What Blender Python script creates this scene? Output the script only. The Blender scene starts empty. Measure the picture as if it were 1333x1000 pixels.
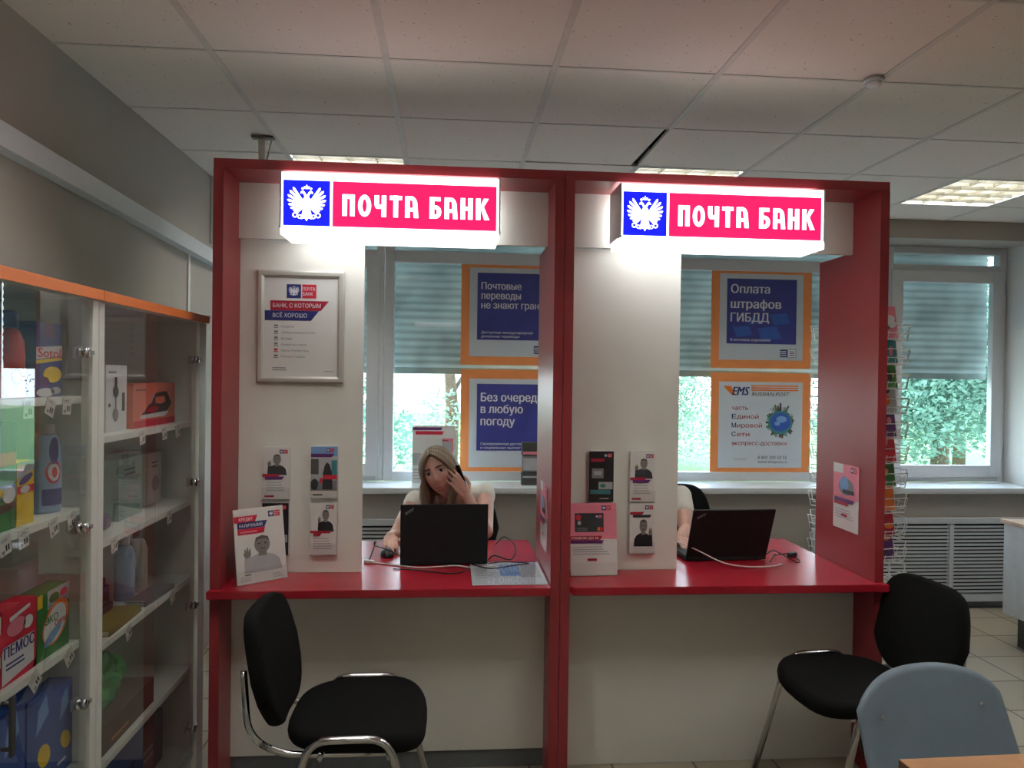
import bpy, bmesh, math, random
from mathutils import Vector, Matrix, Euler
from mathutils.geometry import delaunay_2d_cdt
import numpy as np
random.seed(7)
R = math.radians
scene = bpy.context.scene
COL = scene.collection

# ------------------------------------------------------------------ camera
cam_d = bpy.data.cameras.new('camera'); cam = bpy.data.objects.new('camera', cam_d); COL.objects.link(cam)
cam_d.sensor_fit = 'HORIZONTAL'; cam_d.sensor_width = 36.0
cam_d.lens = 976.0 * 36.0 / 1333.0
cam_d.clip_start = 0.05; cam_d.clip_end = 200
yaw, pitch, roll = R(4.75), R(-0.53), 0.013
F = Vector((math.sin(yaw) * math.cos(pitch), math.cos(yaw) * math.cos(pitch), math.sin(pitch)))
R0 = Vector((math.cos(yaw), -math.sin(yaw), 0)); U0 = R0.cross(F)
RV = R0 * math.cos(roll) + U0 * math.sin(roll); UV = RV.cross(F)
M3 = Matrix((RV, UV, -F)).transposed()
cam.matrix_world = Matrix.Translation((0, 0, 1.55)) @ M3.to_4x4()
scene.camera = cam

# ------------------------------------------------------------------ world, sun, exposure
SKY_STRENGTH = 9.5
SIGN_WHITE = 2.8
LAMP_EMIT = 57.0
w = bpy.data.worlds.new('sky'); scene.world = w; w.use_nodes = True
nt = w.node_tree; bg = nt.nodes['Background']
tc = nt.nodes.new('ShaderNodeTexCoord'); sp = nt.nodes.new('ShaderNodeSeparateXYZ'); rp = nt.nodes.new('ShaderNodeValToRGB')
nt.links.new(tc.outputs['Generated'], sp.inputs[0]); nt.links.new(sp.outputs['Z'], rp.inputs[0])
rp.color_ramp.elements[0].position = 0.0; rp.color_ramp.elements[0].color = (0.86, 0.93, 1.0, 1)
rp.color_ramp.elements[1].position = 0.7; rp.color_ramp.elements[1].color = (0.55, 0.74, 1.0, 1)
nt.links.new(rp.outputs[0], bg.inputs['Color']); bg.inputs['Strength'].default_value = SKY_STRENGTH
sun_d = bpy.data.lights.new('sun', 'SUN'); sun_d.energy = 7.0; sun_d.angle = R(0.6); sun_d.color = (1.0, 0.95, 0.86)
sun = bpy.data.objects.new('sun', sun_d); COL.objects.link(sun)
sun.rotation_euler = Vector((0.45, 0.55, -0.75)).to_track_quat('-Z', 'Y').to_euler()   # lights the trees beyond the windows
vs = scene.view_settings
scene.display_settings.display_device = 'sRGB'
vs.view_transform = 'Standard'; vs.look = 'None'; vs.gamma = 1.0; vs.use_curve_mapping = False
vs.exposure = 0.0

# ------------------------------------------------------------------ materials
def lin(c):
    c = c / 255.0
    return c / 12.92 if c <= 0.04045 else ((c + 0.055) / 1.055) ** 2.4
def rgb(r, g, b): return (lin(r), lin(g), lin(b), 1.0)
MATS = {}
def mat(name, col, rough=0.5, metal=0.0, var=0.06, scale=18.0, bump=0.0, bscale=120.0, spec=0.5, coat=0.0):
    m = bpy.data.materials.new(name); m.use_nodes = True
    n = m.node_tree.nodes; l = m.node_tree.links; b = n['Principled BSDF']
    b.inputs['Roughness'].default_value = rough; b.inputs['Metallic'].default_value = metal
    b.inputs['Specular IOR Level'].default_value = spec
    if coat: b.inputs['Coat Weight'].default_value = coat; b.inputs['Coat Roughness'].default_value = 0.08
    t = n.new('ShaderNodeTexCoord'); z = n.new('ShaderNodeTexNoise'); z.inputs['Scale'].default_value = scale; z.inputs['Detail'].default_value = 3
    l.new(t.outputs['Object'], z.inputs['Vector'])
    r = n.new('ShaderNodeValToRGB')
    c = col if len(col) == 4 else (*col, 1)
    r.color_ramp.elements[0].position = 0.3; r.color_ramp.elements[1].position = 0.7
    r.color_ramp.elements[0].color = (*[x * (1 - var) for x in c[:3]], 1)
    r.color_ramp.elements[1].color = (*[min(1, x * (1 + var)) for x in c[:3]], 1)
    l.new(z.outputs['Fac'], r.inputs[0]); l.new(r.outputs[0], b.inputs['Base Color'])
    if bump:
        z2 = n.new('ShaderNodeTexNoise'); z2.inputs['Scale'].default_value = bscale
        l.new(t.outputs['Object'], z2.inputs['Vector'])
        bp = n.new('ShaderNodeBump'); bp.inputs['Strength'].default_value = bump; bp.inputs['Distance'].default_value = 0.002
        l.new(z2.outputs['Fac'], bp.inputs['Height']); l.new(bp.outputs[0], b.inputs['Normal'])
    MATS[name] = m
    return m
def emit(name, col, s):
    m = bpy.data.materials.new(name); m.use_nodes = True
    n = m.node_tree.nodes; b = n['Principled BSDF']
    b.inputs['Base Color'].default_value = col; b.inputs['Emission Color'].default_value = col; b.inputs['Emission Strength'].default_value = s
    MATS[name] = m; return m
def glass(name, tint=(0.93, 0.97, 0.95, 1), ior=1.5, rough=0.0, gain=1.0):
    m = bpy.data.materials.new(name); m.use_nodes = True
    n = m.node_tree.nodes; l = m.node_tree.links; n.remove(n['Principled BSDF'])
    o = n['Material Output']; t = n.new('ShaderNodeBsdfTransparent'); g = n.new('ShaderNodeBsdfGlossy'); x = n.new('ShaderNodeMixShader'); f = n.new('ShaderNodeFresnel')
    t.inputs[0].default_value = tint; g.inputs['Roughness'].default_value = rough; f.inputs[0].default_value = ior
    mu = n.new('ShaderNodeMath'); mu.operation = 'MULTIPLY'; mu.inputs[1].default_value = gain; mu.use_clamp = True
    ge = n.new('ShaderNodeNewGeometry'); iv = n.new('ShaderNodeMath'); iv.operation = 'SUBTRACT'; iv.inputs[0].default_value = 1.0
    l.new(ge.outputs['Backfacing'], iv.inputs[1]); m2 = n.new('ShaderNodeMath'); m2.operation = 'MULTIPLY'       # one mirror image per pane
    l.new(f.outputs[0], mu.inputs[0]); l.new(mu.outputs[0], m2.inputs[0]); l.new(iv.outputs[0], m2.inputs[1]); l.new(m2.outputs[0], x.inputs[0]); l.new(t.outputs[0], x.inputs[1]); l.new(g.outputs[0], x.inputs[2]); l.new(x.outputs[0], o.inputs[0])
    MATS[name] = m; return m

mat('red_laminate', rgb(150, 48, 56), 0.34, var=0.04, scale=6, bump=0.04, bscale=300)
mat('red_top', rgb(164, 30, 46), 0.26, var=0.03, scale=6)
mat('white_laminate', rgb(228, 228, 222), 0.42, var=0.02, scale=5)
mat('grey_plinth', rgb(96, 100, 104), 0.5)
mat('white_pvc', rgb(206, 210, 214), 0.35, var=0.02)
mat('sill_white', rgb(228, 232, 234), 0.3, var=0.02)
mat('wall_paint', rgb(168, 162, 154), 0.85, var=0.03, scale=3, bump=0.1, bscale=200)
mat('wall_white', rgb(216, 218, 216), 0.8, var=0.02, scale=3, bump=0.1, bscale=200)
mat('grid_white', rgb(200, 192, 183), 0.55)
mat('void_dark', rgb(30, 30, 30), 0.9)
mat('orange_edge', rgb(240, 132, 62), 0.4, var=0.03)
mat('cabinet_white', rgb(236, 240, 235), 0.4, var=0.02)
mat('cabinet_back', rgb(228, 236, 232), 0.6, var=0.02)
mat('chrome', rgb(210, 212, 214), 0.14, metal=1.0, var=0.02)
mat('brushed_metal', rgb(190, 190, 184), 0.38, metal=1.0, var=0.03)
mat('silver_frame', rgb(200, 200, 192), 0.34, metal=0.35, var=0.03)
mat('louvre_white', rgb(120, 118, 106), 0.4)
mat('dark_metal', rgb(86, 86, 84), 0.4, metal=0.6)
mat('black_fabric', rgb(22, 23, 23), 0.95, var=0.15, scale=90, bump=0.5, bscale=700, spec=0.15)
mat('black_plastic', rgb(20, 21, 23), 0.42, var=0.1)
mat('laptop_black', rgb(26, 28, 31), 0.62, spec=0.3, var=0.08, bump=0.05, bscale=900)
mat('screen_dark', rgb(60, 76, 100), 0.2)
mat('grey_plastic', rgb(132, 150, 166), 0.42, var=0.03, bump=0.06, bscale=600)
mat('shutter', rgb(196, 206, 202), 0.6, var=0.03)
mat('paper', rgb(222, 222, 220), 0.6, var=0.015)
mat('paper_gloss', rgb(226, 226, 224), 0.25, var=0.015)
mat('poster_white', rgb(198, 208, 216), 0.45, var=0.015)
mat('poster_orange', rgb(234, 146, 84), 0.5, var=0.03)
mat('poster_blue', rgb(56, 60, 140), 0.5, var=0.12, scale=7)
mat('poster_blue_light', rgb(52, 92, 178), 0.5, var=0.12, scale=9)
mat('ink_white', rgb(226, 228, 232), 0.6, var=0.01)
mat('ink_grey', rgb(128, 130, 134), 0.6)
mat('ink_pale', rgb(176, 178, 182), 0.6)
mat('ink_dark', rgb(52, 54, 60), 0.6)
mat('ink_black', rgb(28, 28, 32), 0.6)
mat('ink_blue', rgb(36, 44, 116), 0.55)
mat('ink_red', rgb(206, 34, 62), 0.55)
mat('ink_crimson', rgb(168, 24, 52), 0.55)
mat('ink_purple', rgb(96, 40, 110), 0.55)
mat('ink_orange', rgb(232, 120, 40), 0.55)
mat('ink_pink', rgb(226, 132, 152), 0.55)
mat('ink_green', rgb(58, 120, 58), 0.55, var=0.2)
mat('ink_yellow', rgb(230, 196, 40), 0.55)
mat('ink_skyblue', rgb(120, 160, 210), 0.55)
mat('ink_teal', rgb(60, 130, 140), 0.55)
mat('ink_brown', rgb(96, 62, 44), 0.55)
mat('skin_grey', rgb(128, 124, 120), 0.6)
mat('skin_grey_dark', rgb(84, 80, 78), 0.6)
mat('red_plastic', rgb(196, 44, 36), 0.3)
mat('navy_plastic', rgb(26, 34, 96), 0.35)
mat('blue_card', rgb(30, 52, 132), 0.4, var=0.1)
mat('blue_pack', rgb(40, 78, 158), 0.3, var=0.15)
mat('sky_bottle', rgb(140, 176, 214), 0.3)
mat('white_card', rgb(218, 218, 214), 0.5)
mat('green_card', rgb(52, 124, 58), 0.45, var=0.1)
mat('green_bag', rgb(66, 140, 76), 0.22, var=0.25, scale=25)
mat('brown_card', rgb(92, 66, 58), 0.7)
mat('darkred_book', rgb(104, 34, 42), 0.5)
mat('violet_book', rgb(88, 60, 104), 0.5)
mat('olive_book', rgb(142, 122, 54), 0.5)
mat('pale_teal', rgb(150, 178, 170), 0.3)
mat('iron_box', rgb(226, 120, 100), 0.4, var=0.08)
mat('wood_top', rgb(196, 146, 104), 0.45, var=0.1, scale=10)
mat('wood_edge', rgb(120, 84, 62), 0.5)
mat('beige_wood', rgb(206, 178, 158), 0.45, var=0.06)
mat('desk_grey', rgb(206, 210, 210), 0.5)
mat('wire_white', rgb(226, 228, 226), 0.35)
mat('skin', rgb(204, 160, 142), 0.5, var=0.06, scale=40)
mat('lips', rgb(186, 122, 112), 0.45)
mat('eye_white', rgb(226, 222, 218), 0.25)
mat('iris', rgb(52, 42, 34), 0.2)
mat('hair', rgb(142, 120, 92), 0.5, var=0.22, scale=60)
mat('hair_dark', rgb(60, 44, 34), 0.5, var=0.2, scale=60)
mat('blouse', rgb(226, 222, 212), 0.8, var=0.04, scale=30, bump=0.2, bscale=500)
mat('trousers', rgb(38, 42, 56), 0.85)
mat('shoe', rgb(24, 22, 22), 0.4)
mat('cable_black', rgb(18, 18, 20), 0.5)
mat('cable_white', rgb(220, 220, 216), 0.45)
mat('asphalt', rgb(168, 168, 160), 0.9, var=0.1, scale=2)
mat('lawn', rgb(92, 128, 74), 0.9, var=0.25, scale=5)
mat('bark', rgb(92, 76, 60), 0.9, var=0.25)
mat('leaf_a', rgb(96, 140, 96), 0.7, var=0.3, scale=6)
mat('leaf_b', rgb(120, 158, 112), 0.7, var=0.3, scale=6)
mat('building_pale', rgb(206, 204, 196), 0.85, var=0.05)
glass('glass', tint=(0.985, 0.995, 0.985, 1), gain=1.6)
glass('window_glass', tint=(0.95, 0.98, 0.97, 1), gain=1.0)
glass('acrylic', tint=(0.97, 0.97, 0.97, 1), gain=0.9)
emit('sign_white', (1, 1, 1, 1), SIGN_WHITE)
emit('sign_blue', (0.006, 0.012, 1.0, 1), 1.0)
emit('sign_red', (1.0, 0.012, 0.135, 1), 1.02)
emit('lamp_glow', (1.0, 0.955, 0.88, 1), LAMP_EMIT)

def ceiling_material():
    m = bpy.data.materials.new('ceiling_tile'); m.use_nodes = True; n = m.node_tree.nodes; l = m.node_tree.links; b = n['Principled BSDF']
    b.inputs['Roughness'].default_value = 0.9; b.inputs['Specular IOR Level'].default_value = 0.2
    t = n.new('ShaderNodeTexCoord'); v = n.new('ShaderNodeTexVoronoi'); v.inputs['Scale'].default_value = 48
    z = n.new('ShaderNodeTexNoise'); z.inputs['Scale'].default_value = 30
    l.new(t.outputs['Object'], v.inputs['Vector']); l.new(t.outputs['Object'], z.inputs['Vector'])
    ad = n.new('ShaderNodeMath'); ad.operation = 'MULTIPLY_ADD'; ad.inputs[1].default_value = 0.5
    l.new(z.outputs['Fac'], ad.inputs[0]); l.new(v.outputs['Distance'], ad.inputs[2])
    r = n.new('ShaderNodeValToRGB'); r.color_ramp.elements[0].position = 0.30; r.color_ramp.elements[1].position = 0.36
    r.color_ramp.elements[0].color = rgb(158, 148, 138); r.color_ramp.elements[1].color = rgb(222, 213, 203)
    l.new(ad.outputs[0], r.inputs[0]); l.new(r.outputs[0], b.inputs['Base Color'])
    MATS['ceiling_tile'] = m
ceiling_material()
def floor_material():
    m = bpy.data.materials.new('floor_tile'); m.use_nodes = True; n = m.node_tree.nodes; l = m.node_tree.links; b = n['Principled BSDF']
    b.inputs['Roughness'].default_value = 0.55; b.inputs['Specular IOR Level'].default_value = 0.35
    t = n.new('ShaderNodeTexCoord'); k = n.new('ShaderNodeTexBrick'); k.offset = 0.0
    mp = n.new('ShaderNodeMapping'); mp.inputs['Rotation'].default_value = (0, 0, 0)
    l.new(t.outputs['Object'], mp.inputs['Vector']); l.new(mp.outputs[0], k.inputs['Vector'])
    k.inputs['Scale'].default_value = 1.0; k.inputs['Brick Width'].default_value = 0.333; k.inputs['Row Height'].default_value = 0.333
    k.inputs['Mortar Size'].default_value = 0.005; k.inputs['Color1'].default_value = rgb(160, 152, 134); k.inputs['Color2'].default_value = rgb(150, 142, 124); k.inputs['Mortar'].default_value = rgb(96, 88, 76)
    l.new(k.outputs['Color'], b.inputs['Base Color'])
    MATS['floor_tile'] = m
floor_material()
def banded(name, c1, c2, scale, rough):
    m = bpy.data.materials.new(name); m.use_nodes = True; n = m.node_tree.nodes; l = m.node_tree.links; b = n['Principled BSDF']
    b.inputs['Roughness'].default_value = rough
    t = n.new('ShaderNodeTexCoord'); wv = n.new('ShaderNodeTexWave'); wv.inputs['Scale'].default_value = scale; wv.inputs['Distortion'].default_value = 3.0; wv.inputs['Detail'].default_value = 3
    l.new(t.outputs['Object'], wv.inputs['Vector']); r = n.new('ShaderNodeValToRGB'); r.color_ramp.elements[0].color = c1; r.color_ramp.elements[1].color = c2
    l.new(wv.outputs['Fac'], r.inputs[0]); l.new(r.outputs[0], b.inputs['Base Color']); MATS[name] = m
banded('hair', rgb(122, 108, 88), rgb(138, 124, 102), 26.0, 0.45)
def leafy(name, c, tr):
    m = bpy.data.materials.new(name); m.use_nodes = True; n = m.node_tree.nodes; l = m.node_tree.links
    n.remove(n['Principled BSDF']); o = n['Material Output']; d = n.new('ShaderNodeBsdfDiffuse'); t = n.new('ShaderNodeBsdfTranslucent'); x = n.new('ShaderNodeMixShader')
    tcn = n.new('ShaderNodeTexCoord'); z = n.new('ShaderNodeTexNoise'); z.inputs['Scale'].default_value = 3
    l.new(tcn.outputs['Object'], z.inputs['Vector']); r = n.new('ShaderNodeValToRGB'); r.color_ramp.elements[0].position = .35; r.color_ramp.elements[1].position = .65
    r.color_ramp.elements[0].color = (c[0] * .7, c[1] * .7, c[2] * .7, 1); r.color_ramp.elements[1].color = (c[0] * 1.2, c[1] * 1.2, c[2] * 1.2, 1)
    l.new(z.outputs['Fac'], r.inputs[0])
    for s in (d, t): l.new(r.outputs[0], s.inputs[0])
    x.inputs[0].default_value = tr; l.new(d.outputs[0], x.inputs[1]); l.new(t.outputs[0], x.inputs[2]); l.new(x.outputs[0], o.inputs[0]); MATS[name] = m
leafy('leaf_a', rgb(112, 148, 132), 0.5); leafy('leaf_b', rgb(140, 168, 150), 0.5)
leafy('shutter', rgb(162, 174, 170), 0.07)

# ------------------------------------------------------------------ mesh builder
class MB:
    def __init__(s): s.v = []; s.f = []; s.m = []; s.names = []; s.smooth = []
    def mi(s, name):
        if name not in s.names: s.names.append(name)
        return s.names.index(name)
    def add(s, vs, fs, m, smooth=False):
        k = len(s.v); s.v += [tuple(p) for p in vs]; i = s.mi(m)
        for f in fs: s.f.append([k + a for a in f]); s.m.append(i); s.smooth.append(smooth)
        return s
    def box(s, x0, x1, y0, y1, z0, z1, m, M=None):
        p = [Vector((x, y, z)) for z in (z0, z1) for y in (y0, y1) for x in (x0, x1)]
        if M is not None: p = [M @ q for q in p]
        return s.add(p, [(0, 2, 3, 1), (4, 5, 7, 6), (0, 1, 5, 4), (2, 6, 7, 3), (0, 4, 6, 2), (1, 3, 7, 5)], m)
    def bbox(s, x0, x1, y0, y1, z0, z1, m, b=0.003, M=None):
        bm = bmesh.new(); bmesh.ops.create_cube(bm, size=1.0)
        for q in bm.verts: q.co = Vector(((x0 + x1) / 2 + q.co.x * (x1 - x0), (y0 + y1) / 2 + q.co.y * (y1 - y0), (z0 + z1) / 2 + q.co.z * (z1 - z0)))
        bmesh.ops.bevel(bm, geom=bm.edges[:], offset=b, segments=2, affect='EDGES', profile=0.6)
        if M is not None: bmesh.ops.transform(bm, matrix=M, verts=bm.verts)
        return s.frombm(bm, m)
    def frombm(s, bm, m, smooth=False):
        bm.verts.index_update()
        s.add([q.co.copy() for q in bm.verts], [[q.index for q in f.verts] for f in bm.faces], m, smooth); bm.free(); return s
    def prism(s, pts, h0, h1, m, M=None):
        """polygon in xy extruded along z"""
        n = len(pts); p = [Vector((a, b, h0)) for a, b in pts] + [Vector((a, b, h1)) for a, b in pts]
        if M is not None: p = [M @ q for q in p]
        return s.add(p, [list(range(n))[::-1], list(range(n, 2 * n))] + [(i, (i + 1) % n, n + (i + 1) % n, n + i) for i in range(n)], m)
    def tube(s, path, r, m, seg=8, closed=False, caps=True):
        P = [Vector(p) for p in path]; n = len(P); rs = r if isinstance(r, (list, tuple)) else [r] * n
        T = []
        for i in range(n):
            a = P[(i - 1) % n] if (closed or i > 0) else P[i]; b = P[(i + 1) % n] if (closed or i < n - 1) else P[i]
            t = b - a; T.append(t.normalized() if t.length > 1e-9 else Vector((0, 0, 1)))
        ref = Vector((0, 0, 1)) if abs(T[0].z) < 0.9 else Vector((1, 0, 0)); N = (ref - T[0] * ref.dot(T[0])).normalized()
        vs = []
        for i in range(n):
            N = N - T[i] * N.dot(T[i])
            N = N.normalized() if N.length > 1e-6 else T[i].orthogonal().normalized()
            B = T[i].cross(N)
            for k in range(seg):
                a = 2 * math.pi * k / seg; vs.append(P[i] + (N * math.cos(a) + B * math.sin(a)) * rs[i])
        fs = []
        for i in range(n if closed else n - 1):
            j = (i + 1) % n
            for k in range(seg): fs.append((i * seg + k, i * seg + (k + 1) % seg, j * seg + (k + 1) % seg, j * seg + k))
        if caps and not closed: fs += [list(range(seg))[::-1], [(n - 1) * seg + k for k in range(seg)]]
        return s.add(vs, fs, m, True)
    def lathe(s, prof, c, m, seg=24, axis='z', caps=True):
        vs = []; n = len(prof)
        for r, h in prof:
            for k in range(seg):
                a = 2 * math.pi * k / seg; x, y = r * math.cos(a), r * math.sin(a)
                q = {'z': (x, y, h), 'y': (x, h, y), 'x': (h, x, y)}[axis]; vs.append((c[0] + q[0], c[1] + q[1], c[2] + q[2]))
        fs = [(i * seg + k, i * seg + (k + 1) % seg, (i + 1) * seg + (k + 1) % seg, (i + 1) * seg + k) for i in range(n - 1) for k in range(seg)]
        if caps: fs += [list(range(seg))[::-1], [(n - 1) * seg + k for k in range(seg)]]
        return s.add(vs, fs, m, True)
    def ell(s, c, r, m, M=None, u=16, v=10):
        vs = []; fs = []
        for i in range(v + 1):
            th = math.pi * i / v
            for k in range(u):
                a = 2 * math.pi * k / u; q = Vector((r[0] * math.sin(th) * math.cos(a), r[1] * math.sin(th) * math.sin(a), r[2] * math.cos(th)))
                if M is not None: q = M @ q
                vs.append(q + Vector(c))
        for i in range(v):
            for k in range(u): fs.append((i * u + k, (i + 1) * u + k, (i + 1) * u + (k + 1) % u, i * u + (k + 1) % u))
        return s.add(vs, fs, m, True)
    def mesh(s, name):
        me = bpy.data.meshes.new(name); me.from_pydata(s.v, [], s.f)
        for q in s.names: me.materials.append(MATS[q])
        me.polygons.foreach_set('material_index', s.m); me.polygons.foreach_set('use_smooth', s.smooth)
        me.validate(); me.update()
        bm = bmesh.new(); bm.from_mesh(me); bmesh.ops.remove_doubles(bm, verts=bm.verts, dist=1e-6); bm.to_mesh(me); bm.free()
        return me
    def build(s, name, parent=None, loc=(0, 0, 0), rot=(0, 0, 0), label=None):
        o = bpy.data.objects.new(name, s.mesh(name)); COL.objects.link(o); o.parent = parent; o.location = loc; o.rotation_euler = rot
        if label: o['label'] = label
        return o

def tag(o, label, cat, group=None, kind=None):
    o['label'] = label; o['category'] = cat
    if group: o['group'] = group
    if kind: o['kind'] = kind
    return o
def thing(name, label, cat, loc=(0, 0, 0), rz=0.0, group=None):
    o = bpy.data.objects.new(name, None); o.empty_display_size = 0.1; COL.objects.link(o); o.location = loc; o.rotation_euler = (0, 0, rz)
    return tag(o, label, cat, group)
def struct(o, label=None):
    o['kind'] = 'structure'
    if label: o['label'] = label
    return o

# ------------------------------------------------------------------ flat printing: text and shapes on a sheet
_tc = {}
def text_mesh(body, bold=0.0, shear=0.0):
    key = (body, bold, shear)
    if key in _tc: return _tc[key]
    c = bpy.data.curves.new('lettering', 'FONT'); c.body = body; c.size = 1.0; c.offset = bold; c.resolution_u = 2; c.shear = shear; c.space_line = 1.05
    o = bpy.data.objects.new('lettering', c); COL.objects.link(o)
    c.fill_mode = 'NONE'
    dg = bpy.context.evaluated_depsgraph_get(); dg.update()
    ev = o.evaluated_get(dg); me = ev.to_mesh()
    co = [Vector((v.co.x, v.co.y)) for v in me.vertices]; ed = [(e.vertices[0], e.vertices[1]) for e in me.edges]
    ev.to_mesh_clear(); bpy.data.objects.remove(o); bpy.data.curves.remove(c)
    # outlines may overlap, so fill by winding number; walk each outline to keep its direction
    nb = {}
    for a, b in ed: nb.setdefault(a, []).append(b); nb.setdefault(b, []).append(a)
    seen = set(); dirs = []
    for st in sorted(nb):
        if st in seen: continue
        cur, prev = st, None; seen.add(st)
        nxt = min(nb[st], key=lambda q: abs(q - st - 1))
        while True:
            dirs.append((cur, nxt)); prev, cur = cur, nxt
            if cur == st: break
            seen.add(cur); r = [q for q in nb[cur] if q != prev]
            if not r: break
            nxt = r[0]
    out = delaunay_2d_cdt(co, ed, [], 0, 1e-6)
    V2 = np.array([tuple(v) for v in out[0]]); T = np.array([f for f in out[2] if len(f) == 3]); A = np.array([tuple(co[a]) for a, b in dirs]); B = np.array([tuple(co[b]) for a, b in dirs])
    cen = V2[T].mean(axis=1); px, py = cen[:, 0:1], cen[:, 1:2]
    side = (B[:, 0] - A[:, 0]) * (py - A[:, 1]) - (px - A[:, 0]) * (B[:, 1] - A[:, 1])
    wn = (((A[:, 1] <= py) & (B[:, 1] > py) & (side > 0)).sum(1) - ((A[:, 1] > py) & (B[:, 1] <= py) & (side < 0)).sum(1))
    vs = [tuple(v) for v in V2]; fs = [list(map(int, f)) for f, q in zip(T, wn) if q != 0]
    used = sorted({i for f in fs for i in f}); mp = {q: i for i, q in enumerate(used)}; vs = [vs[q] for q in used]; fs = [[mp[i] for i in f] for f in fs]
    _tc[key] = (vs, fs); return vs, fs
class Sheet:
    """prints on the plane o + u*x + v*y, facing n; x,y in metres from the lower left corner"""
    def __init__(s, mb, o, u, v, eps=0.0007):
        s.mb = mb; s.o = Vector(o); s.u = Vector(u).normalized(); s.vv = Vector(v).normalized(); s.n = s.u.cross(s.vv); s.e = eps
    def P(s, x, y, k): return s.o + s.u * x + s.vv * y + s.n * (s.e * k)
    def poly(s, pts, m, k=1): s.mb.add([s.P(x, y, k) for x, y in pts], [list(range(len(pts)))], m); return s
    def rect(s, x0, y0, x1, y1, m, k=1): return s.poly([(x0, y0), (x1, y0), (x1, y1), (x0, y1)], m, k)
    def ell(s, cx, cy, rx, ry, m, k=1, n=18, rot=0.0):
        pts = []
        for i in range(n):
            a = 2 * math.pi * i / n; x, y = rx * math.cos(a), ry * math.sin(a)
            pts.append((cx + x * math.cos(rot) - y * math.sin(rot), cy + x * math.sin(rot) + y * math.cos(rot)))
        return s.poly(pts, m, k)
    def text(s, body, x, y, h=None, w=None, m='ink_dark', k=2, bold=0.0, shear=0.0, align='L'):
        """y is the baseline; h the capital height, w the whole width (either may be left out)"""
        vs, fs = text_mesh(body, 0.0, shear)
        xs = [a for a, b in vs]; x0, x1 = min(xs), max(xs); sy = h / 0.727 if h else w / (x1 - x0); sx = w / (x1 - x0) if w else sy
        W = (x1 - x0) * sx; off = {'L': 0, 'C': -W / 2, 'R': -W}[align]
        for q in ((0,) if not bold else (-bold * .6, bold * .6)):       # heavier strokes: two close impressions
            s.mb.add([s.P(x + off + (a + q - x0) * sx, y + b * sy, k + (.25 if q > 0 else 0)) for a, b in vs], fs, m)
        return s
    def bars(s, x, y, w, h, n, m='ink_pale', k=1, ragged=0.3, seed=0):
        rnd = random.Random(seed); st = h / n
        for i in range(n):
            yy = y + h - (i + 0.75) * st; s.rect(x, yy, x + w * (1 - ragged * rnd.random()), yy + st * 0.42, m, k)
        return s
    def eagle(s, cx, cy, z, m='ink_white', k=2):
        """white double-headed eagle, z = half height"""
        q = lambda pts: s.poly([(cx + a * z, cy + b * z) for a, b in pts], m, k)
        for sg in (-1, 1):
            for i in range(8):                                   # feathers of the raised wing
                a = R(56 - 13.5 * i); L = (0.96, 0.98, 0.95, 0.89, 0.8, 0.7, 0.58, 0.46)[i]; ox, oy = 0.2, 0.12 - 0.045 * i
                bx, by = math.cos(a), math.sin(a); px, py = -by, bx; wd = 0.05
                tx, ty = ox + bx * L * 0.9, oy + by * L * 0.9; we = 0.082
                q([(sg * (ox - px * wd), oy - py * wd), (sg * (tx - px * we), ty - py * we), (sg * (ox + bx * L), oy + by * L), (sg * (tx + px * we * .6), ty + py * we * .6), (sg * (ox + px * wd), oy + py * wd)])
            q([(0, 0.36), (sg * 0.12, 0.42), (sg * 0.2, 0.58), (sg * 0.34, 0.56), (sg * 0.34, 0.64), (sg * 0.22, 0.74), (sg * 0.1, 0.64), (0, 0.46)])  # neck and head
            s.ell(cx + sg * 0.22 * z, cy + 0.84 * z, 0.075 * z, 0.06 * z, m, k, 8)
            for rr, ax, ay in ((0.15, 0.62, -0.62), (0.12, 0.38, -0.7), (0.1, 0.52, -0.42)):      # scrolls: rings
                for i in range(10):
                    a0, a1 = 2 * math.pi * i / 10, 2 * math.pi * (i + 1) / 10
                    q([(sg * ax + rr * math.cos(a0), ay + rr * math.sin(a0)), (sg * ax + rr * math.cos(a1), ay + rr * math.sin(a1)), (sg * ax + rr * .55 * math.cos(a1), ay + rr * .55 * math.sin(a1)), (sg * ax + rr * .55 * math.cos(a0), ay + rr * .55 * math.sin(a0))])
        s.ell(cx, cy + 0.0 * z, 0.23 * z, 0.46 * z, m, k, 16)
        q([(-0.22, -0.35), (0.22, -0.35), (0.3, -0.85), (0.1, -0.78), (0, -0.95), (-0.1, -0.78), (-0.3, -0.85)])
        q([(-0.1, 0.82), (0.1, 0.82), (0.16, 0.98), (0.05, 0.93), (0, 1.08), (-0.05, 0.93), (-0.16, 0.98)])
        return s
    def letters(s, word, x, y, h, wtot, m, k=2):
        """the rounded condensed capitals of the light boxes, built from strokes"""
        t = 0.235; L = {}                                        # unit height 1, widths below
        def arc(cx, cy, rx, ry, a0, a1, n=7): return [(cx + rx * math.cos(R(a0 + (a1 - a0) * i / n)), cy + ry * math.sin(R(a0 + (a1 - a0) * i / n))) for i in range(n + 1)]
        def band(o, i): return [[o[j], o[j + 1], i[j + 1], i[j]] for j in range(len(o) - 1)]
        L['П'] = (0.62, [[(0, 0), (t, 0), (t, 1), (0, 1)], [(0.62 - t, 0), (0.62, 0), (0.62, 1), (0.62 - t, 1)], [(t, 0.8), (0.62 - t, 0.8), (0.62 - t, 1), (t, 1)]])
        L['О'] = (0.66, band(arc(0.33, 0.5, 0.33, 0.51, 0, 360, 22), arc(0.33, 0.5, 0.11, 0.3, 0, 360, 22)))
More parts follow.
